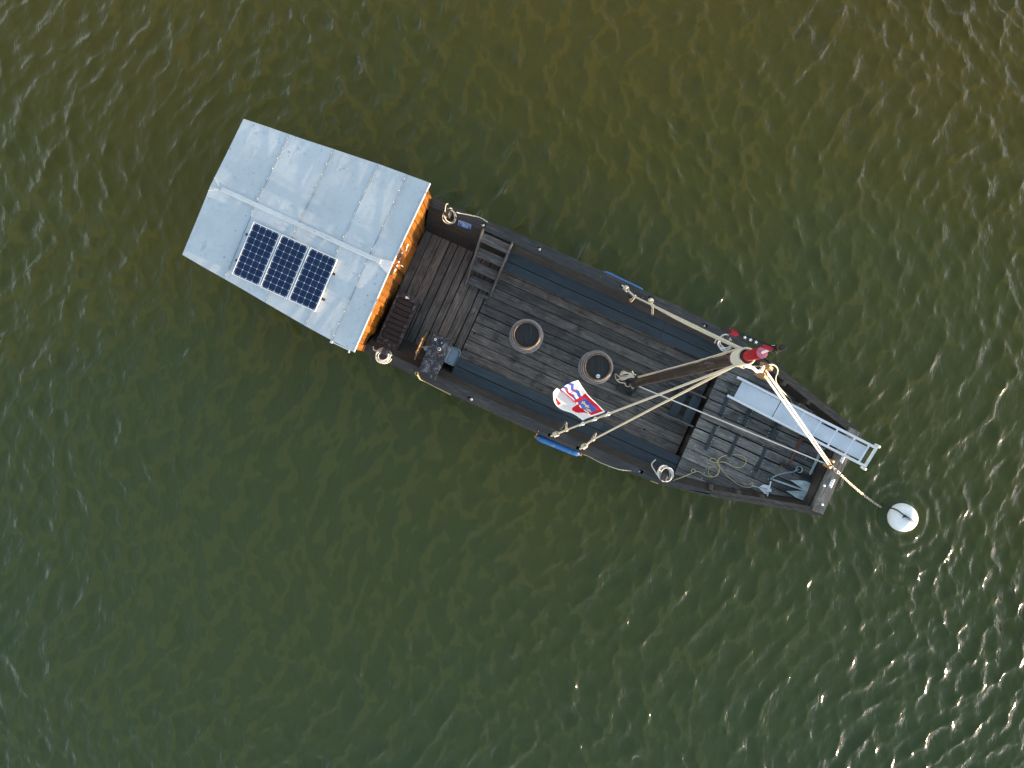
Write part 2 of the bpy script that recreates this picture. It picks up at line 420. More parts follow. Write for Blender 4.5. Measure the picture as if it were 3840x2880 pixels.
# side planking inside, cabin bulkhead to bow
for sgn, nm in ((1, 0), (-1, 1)):
    m = MB()
    us2 = list(np.linspace(-3.37, 7.28, 44))
    fr = [0, .34, .66, 1.0]
    for k in range(3):
        tn = random.random()
        def sp(u, f, off):
            if u < 4.2: v0, z0 = fI(u), ZF
            else: v0, z0 = gI(u)-.14, ZD-.02
            v1, z1 = gI(u)+.012, zg(u)-.045
            return W(u, sgn*(v0+(v1-v0)*f + off*1.9), z0+(z1-z0)*f)
        rows = [[sp(u, fr[k], -.014), sp(u, fr[k+1], .0)] for u in us2]
        m.grid(rows, False, tn, 0, False, vs=.25, us=.248, flip=(sgn < 0))
        rows = [[sp(u, fr[k], -.014), sp(u, fr[k], .01)] for u in us2]
        m.grid(rows, False, tn, 0, False, vs=.02, us=.248, flip=(sgn > 0))
    m.build('side_planking', M['side'], boat)
# bow end inner board
m = MB(); m.prism([(7.12, -.98), (7.17, -.98), (7.17, .98), (7.12, .98)], ZD-.1, 1.18, 'v'); m.build('bow_board', M['side'], boat)

# gunwales with rope slots
slots = {1: [-1.62+.0, -.02, 1.60, 2.12+.18, 3.42], -1: []}
def slot_u(px, py): return uv_of(P(px, py, .95))
SL = {1: [slot_u(*p) for p in ((1813, 843), (2023, 934), (2334, 1074), (2440, 1118), (2643, 1221))],
      -1: [slot_u(*p) for p in ((1765, 1495), (2064, 1633), (2170, 1681), (2402, 1768))]}
for sgn in (1, -1):
    m = MB()
    ends = 5.04
    holes = sorted([(a-.055, a+.055, abs(b)-.035, abs(b)+.035) for a, b in SL[sgn]])
    st = [-3.37]
    for h in holes: st += [h[0], h[1]]
    st += [ends]
    for i in range(len(st)-1):
        a, b = st[i], st[i+1]; ishole = i % 2 == 1
        n = max(1, round((b-a)/.4)); seg = np.linspace(a, b, n+1)
        for u0, u1 in zip(seg[:-1], seg[1:]):
            outer = lambda u: gO(u) if u < 4.55 else gO(u)-.03-(u-4.55)*.04
            inn = lambda u: gI(u)-.01 if u < 3.0 else gI(u)-.01
            tn = .35 if u0 < 1.7 else .6
            def q(a0, b0, a1, b1): m.prism([(u0, sgn*a0), (u1, sgn*a1), (u1, sgn*b1), (u0, sgn*b0)], lambda u, v: zg(u)-.05, lambda u, v: zg(u), 'u', tn)
            if not ishole: q(inn(u0), outer(u0), inn(u1), outer(u1))
            else:
                h = holes[(i-1)//2]
                q(inn(u0), h[2], inn(u1), h[2]); q(h[3], outer(u0), h[3], outer(u1))
    g = m.build('gunwale', M['cap'], boat)
    # dark boxes under the slots
    for h in holes:
        m = MB(); m.prism([(h[0]-.02, sgn*(h[2]-.02)), (h[1]+.02, sgn*(h[2]-.02)), (h[1]+.02, sgn*(h[3]+.02)), (h[0]-.02, sgn*(h[3]+.02))], .80, .83, tint=.1)
        m.build('rope_slot', M['dark'], g)
    # outer rubbing strake
    m = MB()
    for u0, u1 in zip(np.linspace(-3.37, 7.4, 36)[:-1], np.linspace(-3.37, 7.4, 36)[1:]):
        m.prism([(u0, sgn*(gO(u0)-.02)), (u1, sgn*(gO(u1)-.02)), (u1, sgn*(gO(u1)+.012)), (u0, sgn*(gO(u0)+.012))], lambda u, v: zg(u)-.14, lambda u, v: zg(u)-.012, 'u', .8)
    m.build('rubbing_strake', M['rail'], boat)
    # bow rail
    m = MB()
    sg = list(np.linspace(5.045, 7.44, 12))
    for u0, u1 in zip(sg[:-1], sg[1:]):
        for (o0, o1, dz) in ((-.012, .062, 0), (.066, .15, -.008)):
            m.prism([(u0, sgn*(gO(u0)-.13+o0)), (u1, sgn*(gO(u1)-.13+o0)), (u1, sgn*(gO(u1)-.13+o1)), (u0, sgn*(gO(u0)-.13+o1))], lambda u, v: zg(u)-.06, lambda u, v: zg(u)+dz, 'u', .5)
    m.build('bow_rail', M['rail'], boat)
# bow transom cap
m = MB(); m.prism([(7.17, -1.01), (7.43, -.99), (7.43, .99), (7.17, 1.01)], 1.18, 1.335, 'v', .45)
m.build('bow_beam', M['fore'], boat)

# benches
for sgn in (1, -1):
    b0, b1, b2 = 1.12, 1.335, 1.60
    m = MB()
    for lo, hi in ((b0, b1-.006), (b1+.008, b2)):
        jn = random.uniform(1.6, 3.0)
        for a, b in ((-1.37, jn-.003), (jn+.003, 4.22)):
            m.prism([(a, sgn*lo), (b, sgn*lo), (b, sgn*hi), (a, sgn*hi)], ZB-.04, ZB+random.uniform(-.002, .002), 'u')
    # front skirt and supports
    m2 = MB(); m2.prism([(-1.33, sgn*1.19), (4.2, sgn*1.19), (4.2, sgn*1.215), (-1.33, sgn*1.215)], ZF, ZB-.042, 'u', .3)
    bn = m.build('bench', M['bench'], boat); m2.build('bench_front', M['side'], bn)

# foredeck
fdp = [(4.23, -1.60), (5.0, -1.46), (5.7, -1.32), (6.3, -1.15), (7.15, -.90), (7.15, .90), (6.3, 1.15), (5.7, 1.32), (5.0, 1.46), (4.23, 1.60)]
m = MB(); planks(m, fdp, 1, [-1.62, -1.38, -1.13, -.88, -.62, -.36, -.12, .12, .36, .62, .88, 1.12, 1.37, 1.62], ZD-.04, ZD, .017,
                 joints=lambda i: [6.02] if 3 <= i <= 10 else [])
m.build('foredeck', M['fore'], boat)
m = MB(); m.prism([(4.27, -1.55), (4.30, -1.55), (4.30, 1.55), (4.27, 1.55)], .15, ZD-.041, 'v'); 
for i in range(13): m.prism([(4.245, -1.5+i*.24), (4.268, -1.5+i*.24), (4.268, -1.28+i*.24), (4.245, -1.28+i*.24)], .2, ZD-.042, 'v')
m.build('bulkhead', M['side'], boat)
m = MB(); m.prism([(4.30, -1.58), (7.12, -.86), (7.12, .86), (4.30, 1.58)], ZD-.1, ZD-.06, tint=.1); m.build('foredeck_underside', M['dark'], boat)
m = MB(); a = P(2633, 1553, ZD+.03); b = P(2943, 1682, ZD+.03)
m.beam(a, b, .17, .045, tint=.75); m.build('hatch_coaming', M['aftdeck'], boat)
for (x0, y0, x1, y1) in ((2736, 1466, 2703, 1556), (2814, 1530, 2788, 1593), (2917, 1580, 2892, 1638), (2684, 1597, 2645, 1687), (2767, 1632, 2732, 1712), (2873, 1677, 2834, 1768)):
    m = MB(); m.beam(P(x0, y0, ZD+.018), P(x1, y1, ZD+.018), .055, .035, tint=.3, w1=.075)
    m.build('foot_batten', M['bench'], boat)
m = MB()
bolts = [(2737, 1502), (2733, 1515), (2722, 1539), (2717, 1550), (2711, 1564), (2822, 1543), (2817, 1552), (2806, 1576), (2802, 1586), (2796, 1600), (2768, 1581), (2889, 1611), (2884, 1623), (2878, 1637),
         (2697, 1600), (2690, 1612), (2684, 1624), (2675, 1647), (2668, 1658), (2663, 1672), (2782, 1634), (2775, 1647), (2769, 1659), (2759, 1684), (2753, 1695), (2863, 1670), (2857, 1684), (2851, 1695), (2841, 1718), (2836, 1729), (2829, 1744), (2818, 1769), (2738, 1733), (2657, 1738), (2647, 1760), (2641, 1773), (2632, 1794), (2626, 1806), (2607, 1672), (2586, 1688), (2881, 1796), (3022, 1718), (2970, 1719)]
M['bolt'] = plain('pale_bolt_head', (.42, .48, .40), .5)
for px, py in bolts:
    m = MB(); m.lathe([(.013, 0), (.011, .006), (.001, .008)], P(px, py, ZD), 8); m.build('bolt_head', M['bolt'], boat)

# chain pipe with slotted bars
m = MB(); c = P(2995, 1760, ZD)
m.lathe([(.075, 0), (.08, .05), (.07, .05), (.066, .0)], c, 20); m.lathe([(.066, .004), (.066, .006)], c, 20, cap1=True, m=1)
m.build('chain_pipe', [M['steel'], M['hole']], boat)
for x0, y0, x1, y1 in ((2926, 1741, 2980, 1764), (3003, 1776, 3080, 1808)):
    m = MB(); m.beam(P(x0, y0, ZD+.03), P(x1, y1, ZD+.03), .1, .05, tint=.4)
    m.build('windlass_bar', M['locker'], boat)
m = MB(); m.tube([P(2931, 1744, ZD+.06), P(2929, 1751, ZD+.09), P(2943, 1757, ZD+.09), P(2945, 1750, ZD+.06)], .008, 6, 0)
m.build('iron_staple', M['brass'], boat)

# knees inside the bow
for u, s in ((5.02, -1), (5.62, -1), (6.12, -1), (5.55, 1), (6.2, 1)):
    m = MB(); v = gI(u)-.02
    m.prism([(u-.045, s*(v-.14)), (u+.045, s*(v-.14)), (u+.045, s*(v-.01)), (u-.045, s*(v-.01))], ZD, lambda a, b: zg(a)+.02 if abs(b) > v-.1 else zg(a)-.10, 'v')
    m.build('bow_knee', M['rail'], boat)

# bollards
for u, s in ((-2.88, 1), (-2.87, -1), (3.95, 1), (3.95, -1)):
    m = MB(); v = gI(u)-.02
    bc = W(u, s*(v), 0)
    m.beam(bc+AZ*.5, bc+AZ*1.17, .15, .14, up=AX, tint=.5, bev=.25)
    m.beam(bc+AZ*1.171, bc+AZ*1.20, .13, .12, up=AX, tint=.5, w1=.09, h1=.08)
    m.build('bollard', M['cap'], boat)

# cleats on the bow beam, ring bolts
for px, py in ((3158, 1720), (3117, 1812)):
    m = MB(); c = P(px, py, 1.335)
    d = AY*.10
    m.beam(c-d*.75, c+d*.75, .06, .02, bev=.3)
    m.lathe([(.02, 0), (.018, .05)], c-d*.3, 10); m.lathe([(.02, 0), (.018, .05)], c+d*.3, 10)
    m.tube([c-d+AZ*.06, c-d*.3+AZ*.055, c+d*.3+AZ*.055, c+d+AZ*.06], .02, 8, 2)
    m.build('cleat', M['white'], boat)
for q_ in ((3091, 1821), (3084, 1892)):
    m = MB(); m.lathe([(.028, 0), (.022, .012), (.001, .014)], P(*q_, 1.335), 12); m.build('bolt_cap', M['alu'], boat)

# ------------------------------------------------------------------ mast, rigging
B0 = P(2362, 1441, .3); T0 = P(2858, 1322, 8.5)
def mast(z): f = (z-.3)/8.2; return B0 + (T0-B0)*f
md = (T0-B0).normalized()
def mt(m, z0, z1, r0, r1, mi=0, n=24, cap=False, tint=.5):
    k = 10; pr = [(r0+(r1-r0)*i/k, (mast(z0+(z1-z0)*i/k)-mast(z0)).length) for i in range(k+1)]
    m.lathe(pr, mast(z0), n, md, cap1=cap, m=mi, tint=tint)
m = MB(); mt(m, .25, 8.03, .094, .079, 0)
mast_o = m.build('mast', M['mastscuff'], boat)
m = MB(); mt(m, 8.02, 8.5, .070, .068); mt(m, 8.5, 8.501, .068, .0665, 1, cap=True)
m.build('mast_head', [M['red'], M['redtop']], mast_o)
m = MB()
for i in range(11):
    z = 7.70+i*.028; c = mast(z)
    x = md.cross(AX).normalized(); y = md.cross(x)
    m.tube([c+(x*math.cos(a)+y*math.sin(a))*.102 for a in [2*math.pi*k/20 for k in range(20)]], .017, 6, 0, True)
m.build('rope_lashing', M['rope'], mast_o)
m = MB(); mt(m, 7.62, 7.69, .112, .112, cap=True); m.build('mast_band', plain('purple_band', (.16, .02, .08), .4), mast_o)
m = MB(); m.beam(mast(8.5), P(2893, 1309, 8.84), .022, .022); 
m.lathe([(.033, 0), (.033, .34), (.030, .345)], P(2896, 1308, 8.86), 16, AZ, cap1=True, m=1)
m.lathe([(.040, .0), (.040, .04)], P(2896, 1308, 8.86), 16, AZ, cap1=True, m=0)
m.lathe([(.037, .235), (.037, .275)], P(2896, 1308, 8.86), 16, AZ, cap1=True, m=2)
m.build('vane_pin', [M['white'], M['black'], M['brass']], mast_o)
# painted wooden weather vane
m = MB(); v0 = P(2893, 1311, 8.93); v1 = P(2722, 1238, 8.93)
vd = (v1-v0); L = vd.length; vd.normalize(); vn = vd.cross(AZ).normalized()
segs = [(.0, .06, 0), (.06, .27, 1), (.27, .80, 0), (.80, .95, 1), (.95, 1.12, 0)]
for a, b, mi in segs:
    for hh in ((-.02, .055), (.06, .15)):
        mi2 = mi if hh[0] > 0 else (0 if mi == 1 and a < .5 else mi)
        if a > .9 and hh[0] < 0: continue
        w_ = .032 if hh[0] > 0 else .022
        m.beam(v0+vd*L*a+AZ*(hh[0]+hh[1])/2+vn*(-.02 if hh[0] > 0 else .02), v0+vd*L*b+AZ*(hh[0]+hh[1])/2+vn*(-.02 if hh[0] > 0 else .02), w_, hh[1]-hh[0], m=mi2)
for k in (.42, .54, .66):
    c = v0+vd*L*k+AZ*.1512-vn*.02
    for sd in (1,):
        pts = []
        for i in range(10):
            rr = .034 if i % 2 == 0 else .014; an = math.pi/2+i*math.pi/5
            pts.append(c + (vd*math.cos(an) + vn*math.sin(an))*rr*.7)
        cc = c
        for i in range(10): m.face([cc, pts[i], pts[(i+1) % 10]], m=2)
m.build('weather_vane', [M['black'], M['red'], M['white']], mast_o)
# mast step and chocks
m = MB(); c = P(2350, 1452, ZF)
m.beam(c+AX*-.20+AZ*.06, c+AX*.22+AZ*.06, .34, .12, tint=.2, bev=.1); m.beam(c+AX*.14-AY*.13+AZ*.10, c+AX*.14-AY*.13+AZ*.75, .09, .13, tint=.2); m.beam(c+AX*.14+AY*.16+AZ*.10, c+AX*.14+AY*.16+AZ*.75, .09, .13, tint=.2)
m.build('mast_step', M['cap'], boat)

def stay(name, pts, r, mat, smooth=0):
    m = MB(); m.tube(pts, r, 8, smooth); return m.build(name, mat, boat)
LT = mast(7.85)
S_low = [(P(2124, 1612, 1.28), LT + P(0, 0, 0)*0 - AY*.09), (P(2224, 1648, 1.28), LT - AY*.09 - AZ*.08)]
for a, b in S_low: stay('stay', [a, b], .019, M['rope'])
S_up = [(P(2380, 1112, 1.22), LT + AY*.09), (P(2448, 1147, 1.25), LT + AY*.09 - AZ*.06)]
stay('stay', [S_up[0][0], S_up[0][0].lerp(S_up[0][1], .5), S_up[0][1]], .019, M['rope'])
mid = P(2600, 1236, 4.4)
a, b = S_up[1]
stay('stay', [a, a.lerp(b, .3)+Vector((0, 0, -.10)), a.lerp(b, .6)+Vector((0, 0, -.12)), b], .019, M['rope'], 3)
# halyard down the mast
hp = [mast(z) + (AY*.92-AX*.35)*(.115+.01*math.sin(z)) for z in (1.2, 3, 5, 7, 7.7)]
stay('halyard', hp, .016, M['rope'], 3)
hp = [mast(z) + (AY*.98-AX*.15)*(.125) for z in (1.1, 3, 5, 7, 7.7)]
stay('halyard', hp, .014, M['rope'], 3)
# forestay: strop, upper block, two part tackle, lower block
ub = P(2864, 1392, 7.3); lb = P(3108, 1738, 1.46)
td = (lb-ub).normalized(); tx = td.cross(AZ).normalized(); ty = tx.cross(td)
def block(c, name):
    m = MB()
    for s in (-1, 1):
        rows = []
        for k in range(9):
            f = -1+2*k/8; hw = .07*math.sqrt(max(0, 1-f*f))+.02
            rows.append([c+td*f*.11+tx*s*.072+tx*a_*.020+ty*b_*hw for a_, b_ in ((-1, -1), (1, -1), (1, 1), (-1, 1))])
        m.grid(rows, True, .7, 0, False); m.face(rows[0], None, .7); m.face(rows[-1][::-1], None, .7)
    rows = []
    for k in range(9):
        f = -1+2*k/8; hw = .047*math.sqrt(max(0, 1-f*f))+.01
        rows.append([c+td*f*.1+tx*a_*.008+ty*b_*hw for a_, b_ in ((-1, -1), (1, -1), (1, 1), (-1, 1))])
    m.grid(rows, True, .4, 0, False)
    o = m.build(name, M['peg'], boat)
    m = MB()
    for s in (-.026, .026): m.lathe([(.035, -.008), (.028, 0), (.035, .008)], c+tx*s, 14, tx, cap0=True, cap1=True)
    m.build('sheave', M['brass'], o); return o
block(ub, 'pulley_block'); block(lb, 'pulley_block')
for s in (-.028, .028): stay('forestay', [ub+tx*s+td*.02, lb+tx*s-td*.02], .018, M['ropew'])
m = MB(); a = mast(7.86)+AX*.06-AY*.09
m.tube([a, a.lerp(ub, .4), a.lerp(ub, .7)+tx*.03, ub-td*.09], .024, 8, 3); m.tube([ub-td*.14+tx*.03, ub-td*.09+tx*.045, ub-td*.03+tx*.02, ub-td*.03-tx*.02, ub-td*.09-tx*.045, ub-td*.14-tx*.03], .012, 6, 2, True)
m.build('strop', M['ropew'], boat)
stay('deck_line', [mast(1.05)-AY*.05+AX*.08, P(3096, 1739, 1.42)], .014, M['ropew'])
# tail of the tackle hanging to the deck
m = MB(); m.tube([P(2783, 1362, 7.6), P(2777, 1375, 7.4), P(2790, 1380, 7.35), P(2797, 1374, 7.4), P(2845, 1374, 7.3), P(2862, 1376, 7.25)], .010, 6, 4)
m.tube([P(2874, 1371, 7.2), P(2893, 1367, 6.6), P(2907, 1372, 5.8), P(2916, 1384, 5.0), P(2915, 1400, 4.2), P(2909, 1415, 3.4), P(2911, 1434, 2.7), P(2922, 1452, 2.0), P(2945, 1478, 1.3), P(2965, 1498, .85), P(2972, 1514, .80), P(2990, 1523, .79), P(3000, 1514, .79), P(3012, 1518, .79), P(3030, 1534, .78), P(3052, 1546, .78)], .011, 6, 4)
m.build('tackle_tail', M['rope'], boat)
# flag ring ties on the stay are made with the flag; toggles at the foot of each shroud
def knot(m, c, r, d, n=3):
    d = d.normalized(); x = d.cross(AZ).normalized(); y = x.cross(d)
    for i in range(n):
        o = c + d*(i-(n-1)/2)*r*.9
        m.tube([o+(x*math.cos(a)+y*math.sin(a)+d*math.sin(a*1+i)*.35)*r for a in [2*math.pi*k/9 for k in range(9)]], r*.42, 6, 1, True)
for (s0, s1, t0, t1, zt) in (((2068, 1634), (2124, 1612), (2100, 1610), (2122, 1582), 0), ((2176, 1682), (2224, 1648), (2202, 1668), (2234, 1622), 0),
                         ((2334, 1072), (2380, 1112), (2360, 1118), (2365, 1131), 1), ((2436, 1122), (2448, 1147), (2447, 1163), (2446, 1180), 1)):
    m = MB(); a = P(*s0, .95); b = P(*s1, 1.27)
    m.tube([a-AZ*.08, a+AZ*.02, a.lerp(b, .5)+AZ*.02, b], .021, 8, 3)
    knot(m, a.lerp(b, .28)+AZ*.05, .045, b-a, 3); knot(m, b, .03, b-a, 2)
    tt = P(*t1, 1.32)
    m.tube([b, b.lerp(tt, .5)+AX*.02, tt+AX*.015], .009, 5, 2); m.tube([b, b.lerp(tt, .5)-AX*.02, tt-AX*.015], .009, 5, 2)
    lo = m.build('shroud_lanyard', M['rope'], boat)
    m = MB(); p0 = P(*t0, 1.0 if not zt else .72); p1 = P(*t1, 1.36)
    m.tube([p0, p1], .026, 10, 0, r1=.022, tint=.6); m.build('toggle_pin', M['peg'] if zt else M['rail'], lo)
# small knots lying in the free slots
for px, py in ((1812, 845), (2024, 935), (2641, 1222), (1768, 1497), (2396, 1768)):
    m = MB(); c = P(px, py, .955); knot(m, c, .022, AX, 2); m.tube([c-AX*.05-AY*.01, c, c+AX*.03+AY*.02], .007, 5, 2)
    m.build('slot_knot', M['ropew'], boat)

# ------------------------------------------------------------------ cabin
ZE, ZR = 2.08, 2.2
rw = interp([(-7.45, 1.56), (-6.9, 1.62), (-6.1, 1.69), (-5.4, 1.765), (-4.4, 1.87), (-3.33, 1.945)])
UC0, UC1 = -7.36, -3.335
def kk(u): return u   # stations measured for the eaves height
m = MB()
cw = rw; n = 26; ub_ = UC1-.03
ys = np.linspace(-1.90, 1.90, n+1)
for i in range(n):
    a, b = ys[i], ys[i+1]; proud = .0 if i % 3 else .022
    m.prism([(ub_-.05, a+.002), (ub_-.02+proud, a+.002), (ub_-.02+proud, b-.002), (ub_-.05, b-.002)], lambda u, v: .2+min(1, max(0, (abs(v)-1.25)/.3))*.72, lambda u, v: ZE-.02+(ZR-ZE)*(1-abs(v)/1.95), 'u', random.random(), 0,)
wall = None
for f in range(len(m.f)):          # vertical grain on the boards
    pass
wall = m.build('front_wall', M['cabin'], boat)
for (a, b) in ((0.10, .78), ):
    m = MB(); zt = 1.9
    m.prism([(ub_+.004, a), (ub_+.03, a), (ub_+.03, a+.05), (ub_+.004, a+.05)], .26, zt, 'v', .2)
    m.prism([(ub_+.004, b), (ub_+.03, b), (ub_+.03, b+.05), (ub_+.004, b+.05)], .26, zt, 'v', .2)
    m.prism([(ub_+.004, a+.052), (ub_+.03, a+.052), (ub_+.03, b-.002), (ub_+.004, b-.002)], zt-.06, zt, 'v', .3)
    m.prism([(ub_+.002, a+.055), (ub_+.012, a+.055), (ub_+.012, b-.005), (ub_+.002, b-.005)], .28, zt-.065, 'v', .7)
    door = m.build('door', M['cabin'], boat)
    m = MB(); m.tube([W(ub_+.02, .2, 1.05), W(ub_+.06, .2, 1.05), W(ub_+.06, .2, 1.2), W(ub_+.02, .2, 1.2)], .01, 6, 0); m.build('door_handle', M['alu'], door)
m = MB()
for s in (1, -1):
    us3 = list(np.linspace(UC0, ub_-.05, 16))
    for u0, u1 in zip(us3[:-1], us3[1:]):
        def wp(u, z): return W(u, s*((gO(u)-.12) + (rw(u)-.06-gO(u)+.12)*(z-.6)/1.4), z)
        m.face([wp(u0, .6), wp(u1, .6), wp(u1, 2.04), wp(u0, 2.04)][::(1 if s < 0 else -1)], [(0, u0), (0, u1), (1.4, u1), (1.4, u0)], random.random())
m.face([W(UC0, 1.4, .5), W(UC0, -1.4, .5), W(UC0, -1.5, 2.04), W(UC0, 0, 2.16), W(UC0, 1.5, 2.04)][::-1], [(0, 0), (0, 2.8), (1.5, 2.8), (1.6, 1.4), (1.5, 0)])
m.build('side_wall', M['cabin'], boat)

# roof sheets
seams = [-7.48, -6.50, -5.42, -4.35, -3.72-.0, -3.31]
seams = [uv_of(P(*p, ZE+.03))[0] for p in ((1083, 497), (1251, 549), (1418, 604.5), (1500, 700))]
print('seams', seams)
UR0, UR1 = -7.42, -3.315
seams = [UR0] + seams + [UR1]
m = MB()
for i in range(len(seams)-1):
    a, b = seams[i], seams[i+1]+ (.03 if i < len(seams)-2 else 0)
    for s in (1, -1):
        off = .006*(i % 2)
        tn = random.random()
        ul = np.linspace(a, b, 5); fl = np.linspace(0, 1, 5)
        def rp(u, f, dz=0):
            v = f*rw(u); return W(u, s*v, ZR-(ZR-ZE)*f + off + dz + (.006*math.sin(3*u+5*f)))
        m.grid([[rp(u, f) for f in fl] for u in ul], False, tn, 0, False, vs=.4, us=.25, flip=(s < 0))
        # edges
        m.grid([[rp(u, 1), rp(u, 1, -.05)] for u in ul], False, tn, 0, False, flip=(s < 0))
        m.grid([[rp(b, f), rp(b, f, -.006)] for f in fl], False, tn, 1, False, flip=(s > 0))
m.build('cabin_roof', [M['zinc'], M['dark']], boat)
roof = boat.children[-1]
m = MB()   # underside + real laps, their dark seam shadows coloured in; white front and back trim
for u0, u1 in ((UR1, UR1+.022),):
    for s in (1, -1):
        m.face([W(u1, 0, ZR+.012), W(u1, s*rw(u1), ZE+.012), W(u0, s*rw(u0), ZE+.012), W(u0, 0, ZR+.012)][::(-1 if s > 0 else 1)])
        m.face([W(u1, 0, ZR+.012), W(u1, s*rw(u1), ZE+.012), W(u1, s*rw(u1), ZE-.05), W(u1, 0, ZR-.05)][::(1 if s > 0 else -1)])
m.build('roof_edge_trim', plain('pale_metal_trim', (.66, .68, .72), .4, .2, .05), roof)
m = MB()
for s in (1, -1):
    m.face([W(UR0, 0, ZR-.03), W(UR0, s*rw(UR0), ZE-.03), W(UR1, s*rw(UR1), ZE-.03), W(UR1, 0, ZR-.03)][::(1 if s > 0 else -1)])
m.build('roof_soffit', M['side'], roof)
# dark strips painting the shadow line along each sheet lap, & screws
m = MB()
for u in seams[1:-1]:
    for s in (1, -1):
        a, b = W(u+.033, s*.06, ZR+.006), W(u+.033, s*(rw(u)-.01), ZE+.012)
        m.beam(a+AZ*.003, b+AZ*.003, .012, .006, m=0)
        for k in range(7):
            f = (k+.6)/7; c = W(u+.01, s*f*rw(u), ZR-(ZR-ZE)*f+.012)
            m.lathe([(.017, 0), (.013, .008), (.001, .01)], c, 8, m=1)
m.build('roof_seam', [plain('painted_seam_shadow', (.22, .27, .32), .7), M['steel']], roof)
m = MB(); pr = [P(833, 708, ZR), P(1371, 955, ZR), P(1414, 975, ZR)]
r0 = uv_of(pr[0]); r1 = uv_of(pr[1])
a, b = W(r0[0], .02, ZR+.025), W(r1[0], .0, ZR+.025)
m.beam(a, b, .095, .035, bev=.4); m.beam(b, W(r1[0]+.35, 0, ZR+.02), .10, .035, w1=.09, bev=.4, m=0)
e = uv_of(P(1414, 975, ZR))[0]
m.face([W(e, .05, ZR+.022), W(e, -.05, ZR+.022), W(UR1+.02, -.17, ZR+.014), W(UR1+.02, .12, ZR+.016)], m=1)
m.build('ridge_cap', [M['zinc'], plain('ridge_flashing', (.6, .6, .6), .6, .1, .2, 14)], roof)
m = MB(); q = a
m.tube([W(UR0, .18, ZR), W(UR0+.12, .1, ZR+.04), a], .006, 5, 2); m.tube([W(UR0, -.12, ZR), W(UR0+.14, -.05, ZR+.04), a], .006, 5, 2)
m.build('ridge_wire', M['steel'], roof)

# ------------------------------------------------------------------ solar panels
def zroof(u, v): return ZR-(ZR-ZE)*abs(v)/rw(u)
prot = None
plab = ['aftmost of the three dark blue solar panels on the zinc roof',
        'middle one of the three dark blue solar panels on the zinc roof',
        'dark blue solar panel of the roof row lying nearest the orange wall']
for i, (cx, cy) in enumerate(((960, 952), (1066, 1000), (1172.5, 1048))):
    c = P(cx, cy, ZE+.13); u, v = uv_of(c)
    zc = zroof(u, v)+.035
    loc = W(u, v, zc)
    if i == 0:
        root = thing('solar_panel', loc, plab[0], 'solar panel', 'solar panels in a row on the cabin roof')
        sl = (ZR-ZE)/1.8
        def q(a, b, h): return loc + AX*a + AY*b + AZ*(b*sl + h)
        hw, hl = .301, .585
        m = MB()
        for (a0, b0, a1, b1) in ((-hw, -hl, hw, -hl), (hw, -hl, hw, hl), (hw, hl, -hw, hl), (-hw, hl, -hw, -hl)):
            m.beam(q(a0, b0, .018), q(a1, b1, .018), .017, .036)
        m.build('frame', M['white'], root)
        m = MB(); a_, b_ = hw-.012, hl-.012
        gx, gy = a_-.018, b_-.018
        m.face([q(-a_, -b_, .030), q(a_, -b_, .030), q(a_, b_, .030), q(-a_, b_, .030)], [(2-2*a_/gx, 4-4*b_/gy), (2+2*a_/gx, 4-4*b_/gy), (2+2*a_/gx, 4+4*b_/gy), (2-2*a_/gx, 4+4*b_/gy)])
        m.face([q(-a_, -b_, -.0), q(a_, -b_, -.0), q(a_, b_, -.0), q(-a_, b_, -.0)][::-1])
        m.build('cell_sheet', M['solar'], root)
        prot = root
    else:
        root = prot.copy(); COL.objects.link(root); root.location = loc; root['label'] = plab[i]
        for ch in prot.children:
            if ch.name.startswith('bracket'): continue
            d = ch.copy(); COL.objects.link(d); d.parent = root
def bracket(root, pts):
    for px, py in pts:
        m = MB(); c = P(px, py, ZE+.10); u, v = uv_of(c); c = W(u, v, zroof(u, v)+.02)
        m.beam(c-AX*.05, c+AX*.045, .05, .01); m.lathe([(.014, 0), (.012, .012)], c+AX*.02, 8, cap1=True)
        m.build('bracket', M['locker'], root)
bracket(prot, [(929, 881), (888, 977)]); bracket(root, [(1249, 1026), (1209, 1121)])

# ------------------------------------------------------------------ barrels
def make_barrel(c, label):
    root = thing('barrel', c, label, 'barrel', 'oak barrels used as tables on the deck')
    H = .95
    def rad(h): f = (h/H-.5)*2; return .385-.085*f*f
    m = MB(); pr = [(rad(h), h) for h in np.linspace(0, H, 15)] + [(.272, H), (.268, H-.05)]
    m.lathe(pr, c, 40, cap0=True, m=0)
    m.build('staves', wood_b, root)
    m = MB()
    for k in range(5):
        y0, y1 = -.268+.536*k/5, -.268+.536*(k+1)/5
        pts = []
        for a in np.linspace(0, 2*math.pi, 48, endpoint=False):
            pass
        # chord-clipped plank of the round head
        poly = [(.268*math.cos(a), .268*math.sin(a)) for a in np.linspace(0, 2*math.pi, 40, endpoint=False)]
        s = clip_strip(poly, 0, y0+.0015, y1-.0015)
        m.prism(s, c.z+H-.075, c.z+H-.045, 'v', frame=lambda x, y, z: Vector((c.x+x, c.y+y, z)))
    m.build('head', M['head'], root)
    for h, w_ in ((.02, .05), (.20, .045), (.33, .04), (.60, .03), (.745, .032), (.865, .032)):
        m = MB(); m.lathe([(rad(h)+.001, h), (rad(h)+.007, h), (rad(h+w_)+.007, h+w_), (rad(h+w_)+.001, h+w_)], c, 40)
        m.build('hoop', M['hoop'], root)
    return root
wood_b = wood('oak_barrel_staves', (.06, .035, .018), (.11, .065, .035), (.17, .11, .06), .55, tint_amt=.2)
M['head'] = wood('dark_barrel_head', (.008, .010, .010), (.017, .020, .020), (.04, .042, .036), .6, stain_amt=.3, tint_amt=.15)
M['hoop'] = plain('worn_hoop_steel', (.36, .38, .42), .35, .75, .2, 12)
bc1 = W(-.15, -.06, ZF); bc2 = W(1.585, -.06, ZF)
